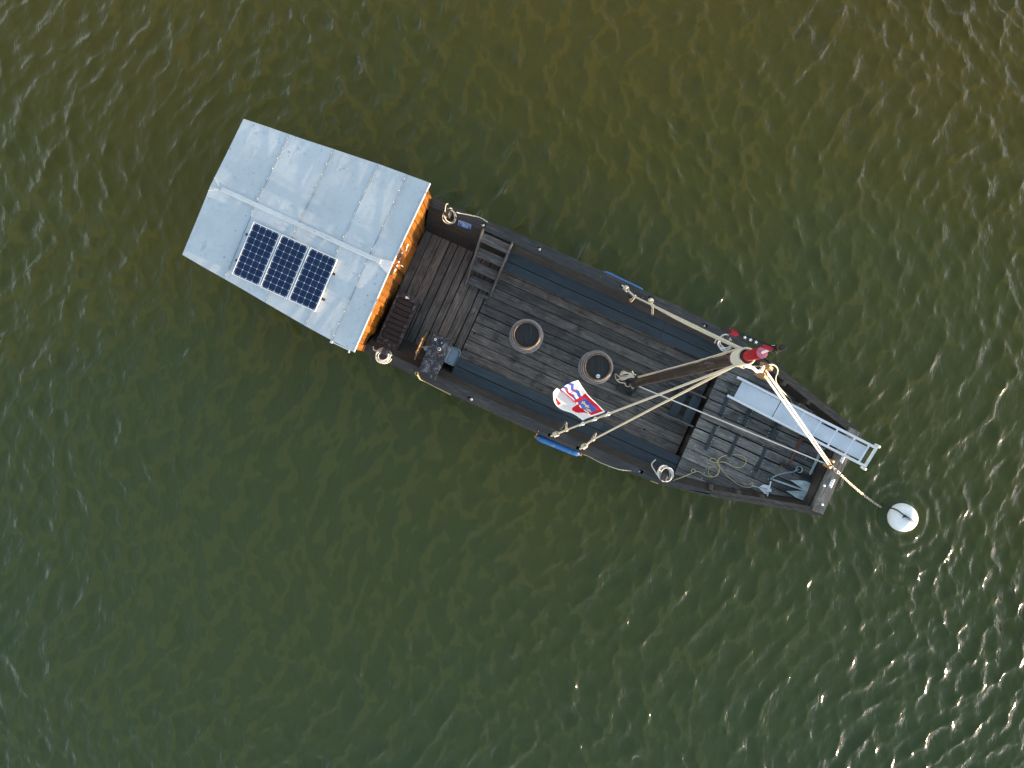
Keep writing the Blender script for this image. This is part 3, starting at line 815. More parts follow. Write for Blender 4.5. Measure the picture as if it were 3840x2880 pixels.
make_barrel(bc1, 'barrel with a plain dark head, standing alone mid deck farther from the mast')
b2 = make_barrel(bc2, 'barrel beside the foot of the mast with a round white sticker on its head')
c = P(2243, 1411, ZF+.91)
m = MB(); m.lathe([(.046, 0), (.046, .003)], c, 20, cap1=True)
m.tube([c+Vector((-.03, -.012, .005)), c+Vector((-.012, .006, .005)), c+Vector((.008, .004, .005)), c+Vector((.03, -.014, .005))], .004, 5, 2, m=1)
m.build('sticker', [M['white'], M['black']], b2)

# ------------------------------------------------------------------ side ladder with four treads
lc = W(-1.65, 1.1, ZF)
lad = thing('step_ladder', lc, 'wooden boarding steps with four worn treads leaning on the upper gunwale near the cabin', 'steps')
for du in (-.36, .36):
    m = MB(); ub2 = -1.63+du*.88
    a = W(-1.66+du, 1.72, 1.0); b = W(ub2, .50, ZF+.03)
    m.beam(a, b, .04, .17, up=AZ, tint=.8); m.build('stringer', M['step'], lad)
for k in range(4):
    f = (k+.25)/4.0; zz = .93-.62*(k/3.3); vc = 1.55-k*.305
    m = MB(); hw_ = .34-.02*k*.6
    m.prism([(-1.655-hw_, vc-.10), (-1.655+hw_, vc-.10), (-1.655+hw_, vc+.11), (-1.655-hw_, vc+.11)], zz-.035, zz, 'u')
    m.build('tread', M['step'], lad)
m = MB(); m.prism([(-1.60, .38), (-1.34, .38), (-1.34, .46), (-1.60, .46)], ZF, ZF+.05, 'u'); m.build('foot_block', M['step'], lad)

# fore steps
fs = thing('deck_steps', W(3.9, -.02, ZF), 'short two-tread wooden steps leading up to the foredeck', 'steps')
for v in (.35, -.37):
    m = MB(); m.beam(W(3.34, v, ZF+.06), W(4.22, v, ZD-.10), .035, .15, tint=.6); m.build('stringer', M['step'], fs)
for u, z in ((3.72, .43), (4.03, .56)):
    m = MB(); m.prism([(u-.11, -.35), (u+.11, -.35), (u+.11, .33), (u-.11, .33)], z-.035, z, 'v', .3); m.build('tread', M['bench'], fs)

# ------------------------------------------------------------------ locker seat by the cabin wall
lk = thing('locker_seat', W(-3.0, -1.0, ZF), 'low dark locker with a slatted lid in front of the orange wall', 'locker')
m = MB(); m.prism([(-3.20, -1.66), (-2.74, -1.66), (-2.74, -.36), (-3.20, -.36)], ZF, .66, 'v', .3); m.build('box', M['side'], lk)
m = MB()
for (a, b, c_, d) in ((-3.24, -1.72, -3.18, -.31), (-2.78, -1.72, -2.70, -.31), (-3.178, -1.72, -2.782, -1.42), (-3.178, -.43, -2.782, -.31)):
    m.prism([(a, b), (c_, b), (c_, d), (a, d)], .66, .74, 'v')
m.build('rim', M['peel'], lk)
m = MB()
cu = np.linspace(-1.415, -.435, 9)
for i in range(8): m.prism([(-3.175, cu[i]+.009), (-2.785, cu[i]+.009), (-2.785, cu[i+1]-.009), (-3.175, cu[i+1]-.009)], .66, .715, 'u')
m.build('slatted_lid', M['locker'], lk)
m = MB(); c = P(1525, 1116, .76); m.lathe([(.03, 0), (.03, .05), (.02, .06)], c, 12, cap1=True); m.beam(c-AX*.03+AZ*.03, c+AX*.07+AZ*.03, .02, .02); m.build('lid_lamp', M['white'], lk)

# ------------------------------------------------------------------ helm console
cs = thing('helm_console', W(-1.82, -1.33, ZF), 'tall narrow helm console with a speckled black top, gauges and a wooden wheel', 'console')
m = MB(); m.prism([(-1.98, -1.74), (-1.64, -1.74), (-1.64, -.88), (-1.98, -.88)], ZF, 1.20, 'v', .5); m.build('cabinet', M['rail'], cs)
m = MB(); m.prism([(-2.02, -1.80), (-1.60, -1.81), (-1.60, -.85), (-2.02, -.86)], 1.20, 1.24, 'v'); m.build('top', M['speck'], cs)
for px, py, r_, mm, ir in ((1657, 1286, .055, 'black', .02), (1647, 1309, .036, 'white', .024), (1633, 1273, .026, 'white', .012)):
    m = MB(); c = P(px, py, 1.24); m.lathe([(r_, 0), (r_, .02)], c, 20, cap1=True); m.lathe([(ir, .021), (ir, .023)], c, 14, cap1=True, m=1)
    m.build('gauge', [M[mm], M['grey'] if mm == 'black' else M['dark']], cs)
m = MB(); m.lathe([(.013, 0), (.010, .02)], P(1641, 1322, 1.24), 10, cap1=True); m.build('button', M['red'], cs)
wc = P(1578, 1297, 1.02)
m = MB(); ring = [wc + (AY*math.cos(a)+AZ*math.sin(a))*.235 for a in [2*math.pi*i/28 for i in range(28)]]
m.tube(ring, .017, 8, 0, True, tint=.7)
for i in range(6):
    a = 2*math.pi*i/6+.0; d = AY*math.cos(a)+AZ*math.sin(a)
    m.tube([wc+d*.03, wc+d*.24], .011, 8, 0, tint=.6); m.tube([wc+d*.24, wc+d*.29, wc+d*.33, wc+d*.345], .016, 8, 2, tint=.6)
m.lathe([(.045, -.02), (.045, .02)], wc, 14, AX, cap0=True, cap1=True, tint=.6)
wh = m.build('steering_wheel', M['peg'], cs)
m = MB(); m.lathe([(.018, 0), (.018, .10)], wc, 12, AX, cap1=True); m.lathe([(.03, .09), (.055, .11), (.055, .17), (.03, .20)], wc, 16, AX, cap0=True, cap1=True)
m.beam(wc+AX*.15, W(-1.98, uv_of(wc)[1], wc.z), .09, .09); m.build('wheel_hub', M['grey'], cs)

# plastic tub
tc = P(1697, 1336, .62); tc.z = ZF
tb = thing('plastic_tub', tc, 'grey blue plastic tub with a rounded rim standing beside the helm console', 'tub')
def rrect(hx, hy, r, z, n=6):
    out = []
    for cx, cy, a0 in ((hx-r, hy-r, 0), (-hx+r, hy-r, 90), (-hx+r, -hy+r, 180), (hx-r, -hy+r, 270)):
        for k in range(n+1):
            a = R(a0+90*k/n); out.append(tc+AX*(cx+r*math.cos(a))+AY*(cy+r*math.sin(a))+AZ*z)
    return out
m = MB(); rows = [rrect(.10, .15, .05, .0), rrect(.125, .185, .05, .40), rrect(.145, .205, .055, .405), rrect(.145, .205, .055, .385), rrect(.132, .192, .055, .38)]
m.grid(rows, True, smooth=True); m.face(rows[0][::-1]); m.build('tub_body', M['tub'] if 'tub' in M else plain('blue_grey_plastic', (.20, .27, .32), .3), tb)
m = MB(); rows = [rrect(.12, .18, .05, .402), rrect(.118, .178, .05, .375), rrect(.10, .15, .04, .365)]
m.grid(rows, True); m.face(rows[-1]); m.tube([tc+AX*-.06+AY*.14+AZ*.39, tc+AX*-.08-AY*.12+AZ*.385, tc+AX*.02-AY*.16+AZ*.385], .004, 5, 2, m=1); m.build('tub_lid', [plain('grey_lid_plastic', (.26, .34, .39), .3), M['black']], tb)

# hand pump
pc = P(1540, 1352, .5); pc.z = ZF
m = MB()
hp_ = thing('bilge_pump', pc, 'small grey hand pump with a lever between the locker and the helm console', 'pump')
m.beam(pc-AX*.18+AZ*.18, pc+AX*.22+AZ*.18, .10, .12, bev=.3); m.beam(pc+AZ*.0, pc+AZ*.13, .16, .16); m.build('pump_body', M['grey'], hp_)
m = MB(); m.tube([pc+AZ*.22-AX*.02, pc+AZ*.42-AX*.01+AY*.05], .025, 8, 0); m.tube([pc+AZ*.3, pc+AZ*.32+AX*.12], .02, 8, 0); m.build('lever', M['white'], hp_)

# ------------------------------------------------------------------ coiled ropes
def coil(c0, rx, ry, turns, z, label, rope='rope', extra=None, rr=.0115, drop=0, ang=0, seed=1):
    rd = random.Random(seed); pts = []
    for k_ in range(turns):
        ox, oy = rd.uniform(-.16, .16)*rx, rd.uniform(-.16, .16)*ry; sx_, sy_ = rd.uniform(.62, 1.1), rd.uniform(.62, 1.1); tw = rd.uniform(-.5, .5)
        for i in range(11):
            a = 2*math.pi*i/11 + tw*.4
            x, y = rx*sx_*math.cos(a), ry*sy_*math.sin(a)
            pts.append(P(c0[0]+x*math.cos(tw)-y*math.sin(tw)+ox, c0[1]+x*math.sin(tw)+y*math.cos(tw)+oy, z - drop*(.5+.5*math.sin(a+.6)) + rd.uniform(-.012, .012) + .022*k_))
    m = MB(); m.tube(pts, rr, 7, 3)
    if extra:
        for e_ in extra: m.tube([P(*q_) for q_ in e_], rr, 7, 4)
    o = m.build('coiled_rope', M[rope]); return tag(o, label, 'rope', 'ropes coiled over the bollards')
coil((1685, 808), 27, 36, 3, 1.10, 'cream rope looped over the upper bollard next to the orange cabin wall', 'rope', [[(1668, 795, 1.22), (1672, 768, 1.24), (1680, 764, 1.2)], [(1712, 796, 1.1), (1722, 799, 1.0), (1760, 806, .99), (1800, 816, .98), (1832, 835, .93), (1860, 850, .7)]], drop=.25, seed=2)
coil((1438, 1334), 31, 25, 5, 1.06, 'pale rope coil on the lower bollard in front of the slatted locker', 'ropew', [[(1420, 1318, 1.15), (1402, 1312, 1.12), (1400, 1300, 1.08)]], drop=.05, seed=5)
coil((2722, 1286), 29, 27, 5, 1.04, 'white rope coil hanging on the upper bollard under the mast head', 'ropew', [[(2700, 1272, 1.06), (2688, 1272, 1.04), (2680, 1287, 1.02)]], rr=.014, drop=.15, seed=9)
coil((2497, 1776), 30, 31, 5, 1.06, 'thick white rope coil with a loose end over the lower bollard beside the foredeck', 'ropew', [[(2472, 1790, 1.08), (2458, 1770, 1.0), (2444, 1745, .95), (2450, 1732, .92), (2460, 1724, .92)]], rr=.015, drop=.08, seed=12)
# rope hank at the mast foot
m = MB()
for k in range(5):
    s = k*4
    m.tube([P(2378, 1414, 1.3), P(2362, 1404-s*.3, 1.25), P(2338-s*.6, 1392+s*.8, 1.1), P(2326, 1402+s, 1.0), P(2334, 1409+s, 1.05), P(2362, 1408+s*.4, 1.2)], .013, 6, 4, True)
m.tube([P(2330, 1418, 1.0), P(2312, 1424, .9), P(2306, 1404, .85), P(2312, 1404, .9), P(2328, 1416, 1.1), P(2365, 1415, 1.2)], .013, 6, 4)
m.tube([P(2312, 1424, .9), P(2325, 1434, .85), P(2343, 1437, .85), P(2346, 1445, .8), P(2355, 1450, .8), P(2366, 1447, .8), P(2372, 1458, .75), P(2376, 1450, .75), P(2362, 1440, .8)], .014, 6, 4)
m.tube([P(2370, 1392, 1.3), P(2376, 1402, 1.3), P(2384, 1406, 1.35)], .014, 6, 3)
tag(m.build('rope_hank', M['rope']), 'cream rope hank tied off around the foot of the dark mast', 'rope')
# heaving line on the foredeck
m = MB(); z = ZD+.012
pix = [(2440, 1803), (2468, 1812), (2492, 1812), (2530, 1800), (2570, 1785), (2595, 1774), (2606, 1768), (2606, 1762), (2597, 1759), (2592, 1766), (2597, 1773), (2606, 1771), (2613, 1768), (2625, 1771), (2645, 1784), (2668, 1789), (2690, 1783), (2698, 1764), (2699, 1752), (2690, 1738), (2697, 1720), (2712, 1711), (2735, 1706), (2770, 1706), (2790, 1713), (2798, 1727), (2792, 1745), (2775, 1754), (2755, 1752), (2735, 1741), (2715, 1733), (2697, 1733), (2680, 1735), (2665, 1730), (2663, 1722), (2673, 1718), (2685, 1725), (2696, 1740), (2699, 1752), (2694, 1772), (2680, 1787), (2668, 1786), (2656, 1775), (2659, 1756), (2672, 1750), (2687, 1756), (2695, 1772), (2688, 1780), (2684, 1786)]
m.tube([P(x, y, z + (.24 if i < 5 else (.35 if i == 0 else .0)) + .01*math.sin(i*1.3)) for i, (x, y) in enumerate(pix)], .010, 6, 4)
pix = [(2700, 1752), (2712, 1768), (2740, 1797), (2775, 1820), (2800, 1828), (2818, 1826), (2826, 1818), (2822, 1812), (2815, 1816), (2824, 1822), (2818, 1812), (2811, 1818), (2820, 1821)]
m.tube([P(x, y, z+.015+.008*math.sin(i*2)) for i, (x, y) in enumerate(pix)], .010, 6, 4)
tag(m.build('heaving_line', M['ropey']), 'thin yellow cord lying in loose loops on the foredeck planks', 'rope')
# fender ropes along the gunwales
m = MB(); m.tube([P(2188, 1704, .85), P(2210, 1712, .86), P(2240, 1729, .88), P(2270, 1742, .9), P(2320, 1760, .96), P(2370, 1766, .965), P(2385, 1767, .97), P(2402, 1768, .94)], .010, 6, 3)
tag(m.build('fender_rope', M['rope']), 'thin cream rope running along the lower gunwale ahead of the blue fender', 'rope')
m = MB(); c = P(1562, 1401, 1.0); m.tube([c+Vector((math.cos(a)*.035, math.sin(a)*.035, 0)) for a in [2*math.pi*i/10 for i in range(10)]], .007, 5, 1, True)
m.tube([P(1564, 1405, 1.0), P(1575, 1423, .96)], .018, 6, 0); m.tube([P(1575, 1423, .96), P(1600, 1434, .90), P(1640, 1455, .88), P(1690, 1480, .86)], .008, 6, 3)
tag(m.build('spring_hook', M['ropey']), 'yellow spring hook and cord at the lower gunwale beside the helm console', 'hook')
m = MB(); m.tube([P(2538, 1322, .69), P(2500, 1408, .27), P(2470, 1468, .27), P(2440, 1532, .27), P(2410, 1598, .69)], .005, 5, 0)
tag(m.build('thin_cord', plain('purple_cord', (.10, .06, .09), .6)), 'thin dark cord stretched across the deck between the two benches', 'cord')

# ------------------------------------------------------------------ fenders
for (x0, y0, x1, y1, lab) in ((2256, 1022, 2414, 1098, 'long blue fender hanging outside the upper gunwale'), (2008, 1636, 2178, 1704, 'scuffed blue fender hanging outside the lower gunwale')):
    a, b = P(x0, y0, .72), P(x1, y1, .72)
    rt = thing('fender', (a+b)/2-AZ*.12, lab, 'fender', 'blue fenders outside the hull')
    d = (b-a); L = d.length
    m = MB(); pr = []
    for i in range(21):
        f = i/20; e = min(f, 1-f)*L; pr.append((.082*math.sqrt(max(0.0, 1-(1-min(1, e/.16))**2))+.004, f*L))
    m.lathe(pr, a, 20, d); m.build('fender_body', M['fender'], rt)
    m = MB(); m.lathe([(.035, -.03), (.045, .03)], a, 12, d, cap0=True); m.lathe([(.045, -.03), (.035, .03)], b, 12, d, cap1=True); 
    s = 1 if y0 < 1200 else -1
    for q_ in (a, b): m.tube([q_, q_-AY*s*.05+AZ*.12, q_-AY*s*.16+AZ*.245], .010, 6, 2)
    m.build('fender_end', M['peg'], rt)

# ------------------------------------------------------------------ gangway
ga0, ga1 = P(2764, 1414, ZD+.13), P(3286, 1680, 1.54)
gb0, gb1 = P(2727, 1483, ZD+.13), P(3244, 1748, 1.54)
gw = thing('gangway', (ga0+gb0)/2-AZ*.1, 'aluminium gangway with chequered plates and end rollers lying across the bow', 'gangway')
for a, b in ((ga0, ga1), (gb0, gb1)):
    m = MB(); m.beam(a, b, .05, .09, bev=.15); m.build('side_rail', M['alu'], gw)
m = MB()
def gp(f, s, dz=0): return (ga0.lerp(ga1, f)).lerp(gb0.lerp(gb1, f), s)+AZ*dz
L0 = (2785-2764)/(3286-2764.)
sg = [(.045, .328, .07), (.336, .50, .07), (.502, .585, .07), (.585, .62, .12), (.622, .735, .15), (.737, .855, .15), (.857, .955, .15)]
for a, b, ins in sg:
    i0 = ins if a != .585 else .07
    m.face([gp(a, i0, .0), gp(a, 1-i0, .0), gp(b, 1-ins, .0), gp(b, ins, .0)])
    m.face([gp(a, i0, -.012), gp(a, 1-i0, -.012), gp(b, 1-ins, -.012), gp(b, ins, -.012)][::-1])
m.build('tread_plate', M['plate'], gw)
for f in (.34, .502, .62, .736, .856, .956):
    m = MB(); m.beam(gp(f, .03, -.02), gp(f, .97, -.02), .035, .04); m.build('cross_bar', M['alu'], gw)
m = MB(); m.beam(gp(1.0, -.01), gp(1.0, 1.01), .05, .05); m.build('axle_bar', M['steel'], gw)
gd = (gb1-ga1).normalized()
for c, s in ((ga1, -1), (gb1, 1)):
    m = MB(); m.lathe([(.03, -.03), (.065, -.025), (.068, .02), (.03, .028)], c+gd*s*.055-AZ*.01, 18, gd*s, cap0=True, cap1=True); m.build('roller_wheel', plain('cream_roller', (.62, .58, .5), .5), gw)

# ------------------------------------------------------------------ anchors
def slab(m, pts, z, th=.012, dz=None):
    top = [P(x, y, z+(dz[i] if dz else 0)) for i, (x, y) in enumerate(pts)]
    bot = [p-AZ*th for p in top]
    nrm = sum(((top[i].x*top[(i+1) % len(top)].y-top[(i+1) % len(top)].x*top[i].y) for i in range(len(top))))
    if nrm < 0: top, bot = top[::-1], bot[::-1]
    m.face(top); m.face(bot[::-1])
    for i in range(len(top)):
        j = (i+1) % len(top); m.face([bot[i], bot[j], top[j], top[i]])
an = thing('anchor', P(3000, 1835, ZD), 'large galvanised plate anchor with two long pointed flukes near the bow corner', 'anchor', 'anchors on the foredeck')
m = MB(); m.beam(P(2898, 1798, ZD+.05), P(3036, 1846, ZD+.10), .035, .05); m.build('shank', M['steel'], an)
m = MB(); slab(m, [(2963, 1800), (3018, 1803), (3035, 1809), (3047, 1820), (3046, 1840), (3040, 1848), (3028, 1846), (3000, 1826)], ZD+.10, dz=[-.05, 0, 0, 0, .02, .04, .04, 0]); m.build('fluke', M['steel'], an)
m = MB(); slab(m, [(2948, 1841), (3010, 1841), (3030, 1848), (3036, 1854), (3032, 1872), (3022, 1877), (3005, 1874), (2985, 1866)], ZD+.10, dz=[-.05, .02, .04, .04, 0, 0, 0, 0]); m.build('fluke', M['steel'], an)
m = MB(); slab(m, [(3036, 1842), (3054, 1846), (3050, 1859), (3034, 1854)], ZD+.16, .05); m.build('crown', M['steel'], an)
a2 = thing('anchor', P(2868, 1835, ZD), 'small white folding anchor with a long stock bar tied to the yellow cord', 'anchor', 'anchors on the foredeck')
m = MB(); m.beam(P(2819, 1821, ZD+.04), P(2884, 1838, ZD+.07), .014, .014); m.build('shank', M['alu'], a2)
m = MB(); slab(m, [(2848, 1826), (2864, 1817), (2887, 1821), (2884, 1834)], ZD+.06); slab(m, [(2846, 1830), (2883, 1838), (2880, 1853), (2867, 1852)], ZD+.06); m.build('fluke', M['white'], a2)
m = MB(); m.beam(P(2891, 1805, ZD+.09), P(2877, 1863, ZD+.09), .022, .022); m.build('stock', M['white'], a2)
m = MB(); slab(m, [(2879, 1832), (2894, 1834), (2892, 1845), (2877, 1844)], ZD+.13, .05); m.build('crown', M['white'], a2)
a3 = thing('anchor', P(3100, 1570, ZD), 'small grey anchor half hidden under the edge of the gangway with a looped cord', 'anchor', 'anchors on the foredeck')
m = MB(); m.beam(P(3062, 1558, ZD+.04), P(3106, 1582, ZD+.06), .02, .02); m.build('shank', M['steel'], a3)
m = MB(); slab(m, [(3078, 1556), (3100, 1560), (3113, 1572), (3106, 1580)], ZD+.06); slab(m, [(3062, 1570), (3098, 1584), (3090, 1591), (3076, 1586)], ZD+.05); m.build('fluke', M['steel'], a3)
m = MB(); slab(m, [(3106, 1574), (3118, 1576), (3114, 1587), (3102, 1584)], ZD+.10, .04); m.build('crown', M['steel'], a3)
m = MB(); zz = ZD+.03
m.tube([P(3037, 1549, zz), P(3055, 1544, zz), P(3080, 1546, zz), P(3098, 1554, zz+.04), (P(3100, 1546, zz)), P(3088, 1537, zz), P(3066, 1535, zz), P(3054, 1541, zz), P(3050, 1550, zz), P(3056, 1557, zz), P(3064, 1548, zz+.04), P(3090, 1554, zz), P(3105, 1562, zz), P(3108, 1572, zz+.04), P(3098, 1580, zz+.06)], .010, 6, 4)
knot(m, P(3067, 1535, zz), .02, AX, 2)
tag(m.build('looped_cord', M['rope']), 'looped cream cord beside the gangway near the upper bow rail', 'rope')

def chain(m, pts, pitch=.034, L=.048, w=.03, r=.006):
    c = catmull([Vector(p) for p in pts], 12); acc = 0; k = 0; last = c[0]
    for a, b in zip(c[:-1], c[1:]):
        d = (b-a); 
        while acc + 0 <= d.length:
            p = a + d.normalized()*acc
            up = AZ if k % 2 else d.cross(AZ)
            if up.length < 1e-3: up = AX
            m.link(p, d, up, L, w, r); k += 1; acc += pitch
        acc -= d.length
m = MB(); chain(m, [P(2892, 1796, ZD+.03), P(2905, 1786, ZD+.015), P(2930, 1777, ZD+.015), P(2955, 1772, ZD+.015), P(2975, 1769, ZD+.05), P(2986, 1763, ZD+.06), P(2994, 1760, ZD+.02)])
tag(m.build('anchor_chain', M['steel']), 'short grey chain from the large anchor to the round chain pipe', 'chain')
m = MB(); chain(m, [P(3122, 1750, 1.44), P(3134, 1762, 1.40), P(3148, 1776, 1.34), P(3190, 1815, .85), P(3232, 1851, .42), P(3270, 1880, .15), P(3305, 1903, -.02)], .050, .072, .042, .0085)
m.tube([P(3125, 1757, 1.38), P(3131, 1770, 1.36), P(3146, 1777, 1.36), P(3148, 1770, 1.38), P(3136, 1760, 1.40)], .012, 6, 3, True)
tag(m.build('mooring_chain', M['chain']), 'mooring chain running from the bow down into the water at the white buoy', 'chain')

# iron stakes
for (x0, y0, x1, y1, mm, lab) in ((3004, 1645, 2960, 1742, 'rust', 'rusty red iron mooring stake with a ring head lying on the foredeck'), (3084, 1682, 3039, 1775, 'steel', 'bare grey steel mooring stake with a ring head lying nearest the bow beam')):
    a, b = P(x0, y0, ZD+.03), P(x1, y1, ZD+.03)
    s_ = thing('mooring_stake', a-AZ*.03, lab, 'stake', 'mooring stakes on the foredeck')
    m = MB(); m.beam(a, b, .075, .02, w1=.04); m.beam(b, b+(b-a).normalized()*.05, .04, .02, w1=.012); m.build('blade', M[mm], s_)
    m = MB(); d = (a-b).normalized(); x = d.cross(AZ)
    m.beam(a-x*.085+d*.01+AZ*.01, a+x*.085+d*.01+AZ*.01, .022, .022); m.tube([a+d*.055+x*math.cos(t_)*.07+d*math.sin(t_)*.05 for t_ in [2*math.pi*i/14 for i in range(14)]], .012, 6, 0, True)
    m.build('ring_head', M['rust'] if mm == 'rust' else M['steel'], s_)

# ------------------------------------------------------------------ buoy
bz = .08; bc = P(3383, 1940, bz); R_B = .335
by = thing('mooring_buoy', bc-AZ*.3, 'round white mooring buoy floating off the bow with a black rope over it', 'buoy')
m = MB(); m.lathe([(R_B*math.sin(a), -R_B*math.cos(a)) for a in np.linspace(.02, math.pi-.02, 28)], bc, 48)
t = NT('white_buoy_paint'); ob = t.coord('Object')
c_ = t.mix(t.rng(t.noise(ob, 5, 5, .7), .55, .75, 0, .35), (.80, .81, .80), (.55, .56, .50))
sp = t.n('ShaderNodeSeparateXYZ'); t.l(ob, sp.inputs[0])
c_ = t.mix(t.rng(sp.outputs[2], .22, .30, .8, 0), c_, (.25, .24, .14)); t.set(Base_Color=c_, Roughness=.35)
m.build('float', t.mat, by)
def onb(px, py, e=.01):
    p = P(px, py, bz); o = Vector((0, 0, ZC)); d = (p-o).normalized(); oc = o-bc; b_ = oc.dot(d); cc = oc.dot(oc)-(R_B+e)**2; q_ = b_*b_-cc
    if q_ < 0: return p
    return o + d*(-b_-math.sqrt(q_))
m = MB(); m.tube([P(3314, 1904, .03), P(3328, 1904, .08), onb(3338, 1905), onb(3355, 1909), onb(3370, 1917), onb(3382, 1926), onb(3394, 1935, .02), onb(3408, 1942, .03)], .016, 6, 4)
knot(m, onb(3394, 1935, .02), .022, AX, 2); m.tube([onb(3394, 1935, .02), onb(3384, 1941, .015)], .013, 6, 0); m.tube([onb(3397, 1937, .03), onb(3412, 1943, .04), onb(3426, 1955, .03), onb(3422, 1957, .03), onb(3407, 1947, .03)], .009, 6, 4)
m.build('buoy_rope', M['black'], by)
m = MB()
for k in range(10):
    a = 2*math.pi*k/10; m.tube([onb(3403+math.cos(a)*3, 1942+math.sin(a)*3, .001), onb(3403+math.cos(a)*17, 1942+math.sin(a)*17, .001)], .006, 4, 0, r1=.001)
m.build('top_ribs', plain('grey_moulded_rib', (.28, .31, .32), .6), by)

# ------------------------------------------------------------------ flag
ring_px = [(2283, 1551), (2233, 1568), (2186, 1586)]
SA, SB = S_low[0]
def on_stay(px):
    lo, hi = 0., 1.
    for _ in range(40):
        t_ = (lo+hi)/2; p = SA.lerp(SB, t_); x = 1920+p.x*F/(ZC-p.z)
        if x < px: lo = t_
        else: hi = t_
    return SA.lerp(SB, (lo+hi)/2)
rp_ = [on_stay(x) for x, y in ring_px]
zf0 = rp_[0].z; zf1 = rp_[2].z
fl = thing('flag', rp_[1], 'white red and blue pennant flag with golden lilies flying from the lower stay', 'flag')
def fz(x, y): return (2000+x*.13562, 1400+y*.13562)
ctrl = [  # t rows, s columns: (x, y, dz)
 [(1990, 1065, 0), (1850, 1120, .0), (1700, 1168, -.05), (1645, 1185, -.45), (1600, 1200, -.04), (1480, 1248, .0), (1365, 1300, 0)],
 [(1760, 830, .02), (1590, 890, .10), (1400, 975, .0), (1330, 985, -.5), (1330, 940, .05), (1190, 1050, .12), (1090, 1115, .0)],
 [(1525, 605, .04), (1390, 700, .14), (1230, 790, .05), (1160, 810, -.4), (1120, 770, .10), (900, 880, .18), (740, 985, .02)],
 [(1330, 330, .05), (1130, 470, .16), (980, 570, .08), (930, 600, -.25), (880, 560, .12), (690, 700, .15), (575, 790, .0)],
 [(1240, 190, .02), (1010, 265, .1), (820, 390, .0), (735, 480, -.08), (730, 455, .03), (640, 420, .05), (545, 530, -.02)]]
NS, NTT = 72, 60
C4 = np.array([[[*fz(c[0], c[1]), c[2]] for c in row] for row in ctrl])
def interp2(s_, t_):
    def cr(arr, x):
        n = len(arr)-1; x = min(max(x, 0), .99999)*n; i = int(x); f = x-i
        a, b, c, d = arr[max(i-1, 0)], arr[i], arr[i+1], arr[min(i+2, n)]
        return .5*((2*b)+(c-a)*f+(2*a-5*b+4*c-d)*f*f+(3*b-a-3*c+d)*f**3)
    rows = [cr(C4[i], s_) for i in range(5)]
    return cr(rows, t_)
def flagcol(s, t):
    WH, BL, RD, GO = 0, 1, 2, 3
    if s > .57:            # reverse side, with the red shapes showing through
        if .10 < t < .36 and .62 < s < .66+.22*math.sin((t-.10)*9) : return RD
        if .60 < t < .80 and .86 < s < .95-(t-.6)*.25: return RD
        if .04 < t < .10 and .6 < s < .63: return RD
        return WH
    if s < .045 or t < .05: return WH
    if t < .56:
        if s < .12 or t < .11 or t > .50:
            if s < .46: return RD
        if s < .36:
            for (cs_, ct_) in ((.24, .41), (.24, .27), (.29, .17)):
                ds, dt = (s-cs_)/.045, (t-ct_)/.05
                if (abs(ds) < .28 and abs(dt) < 1.1) or (abs(dt-.15) < .28 and abs(ds) < 1.0) or (ds*ds+dt*dt < .4): return GO
            return BL
        if s < .47: return WH if math.sin(t*38+s*20) > -.3 else RD
        return BL if t > .30 else WH
    w_ = s + .018*math.sin(t*30)
    if .285 < s < .36 and .60 < t < .90 and abs(s-.32) < .035*(1-((t-.75)/.16)**2)+.006: return RD
    if .735 < t < .75 and .10 < s < .30: return RD
    if s > .42: return RD if t < .72 or s < .50 else (RD if t > .86 else WH)
    if w_ < .13: return WH
    if w_ < .20: return BL
    if w_ < .27: return WH
    if w_ < .34: return BL
    return WH
m = MB(); base = len(m.v)
for j in range(NTT+1):
    for i in range(NS+1):
        s_, t_ = i/NS, j/NTT; q_ = interp2(s_, t_)
        zz = zf0+(zf1-zf0)*s_ + q_[2] - .25*t_ + .015*math.sin(s_*20+t_*9)
        m.v.append(P(q_[0], q_[1], zz))
for j in range(NTT):
    for i in range(NS):
        a = base+j*(NS+1)+i
        m.f.append([a, a+1, a+NS+2, a+NS+1]); m.uv.append([(0, 0)]*4); m.t.append(.5); m.m.append(flagcol((i+.5)/NS, (j+.5)/NTT)); m.sm.append(True)
def cloth(name, col):
    t = NT(name); t.set(Base_Color=col, Roughness=.8, Specular_IOR_Level=.15)
    tr = t.n('ShaderNodeBsdfTranslucent'); tr.inputs[0].default_value = (*col, 1); mx = t.n('ShaderNodeMixShader'); mx.inputs[0].default_value = .35
    t.l(t.b.outputs[0], mx.inputs[1]); t.l(tr.outputs[0], mx.inputs[2]); t.l(mx.outputs[0], t.out.inputs[0]); return t.mat
m.build('flag_cloth', [cloth('white_cloth', (.84, .85, .86)), cloth('blue_cloth', (.07, .11, .42)), cloth('red_cloth', (.60, .02, .03)), cloth('gold_cloth', (.62, .52, .28))], fl)
for p in rp_:
    m = MB(); d = (SB-SA).normalized(); x = d.cross(AZ).normalized(); y = x.cross(d)
    m.tube([p+(x*math.cos(a)+y*math.sin(a))*.03 for a in [2*math.pi*i/10 for i in range(10)]], .008, 6, 1, True)
    m.tube([p+y*.05, p+y*.09-d*.02], .006, 5, 0); m.lathe([(.024, 0), (.024, .006), (.015, .006), (.015, 0)], p+y*.04+x*.0, 12)
    m.build('flag_ring', M['white'], fl)

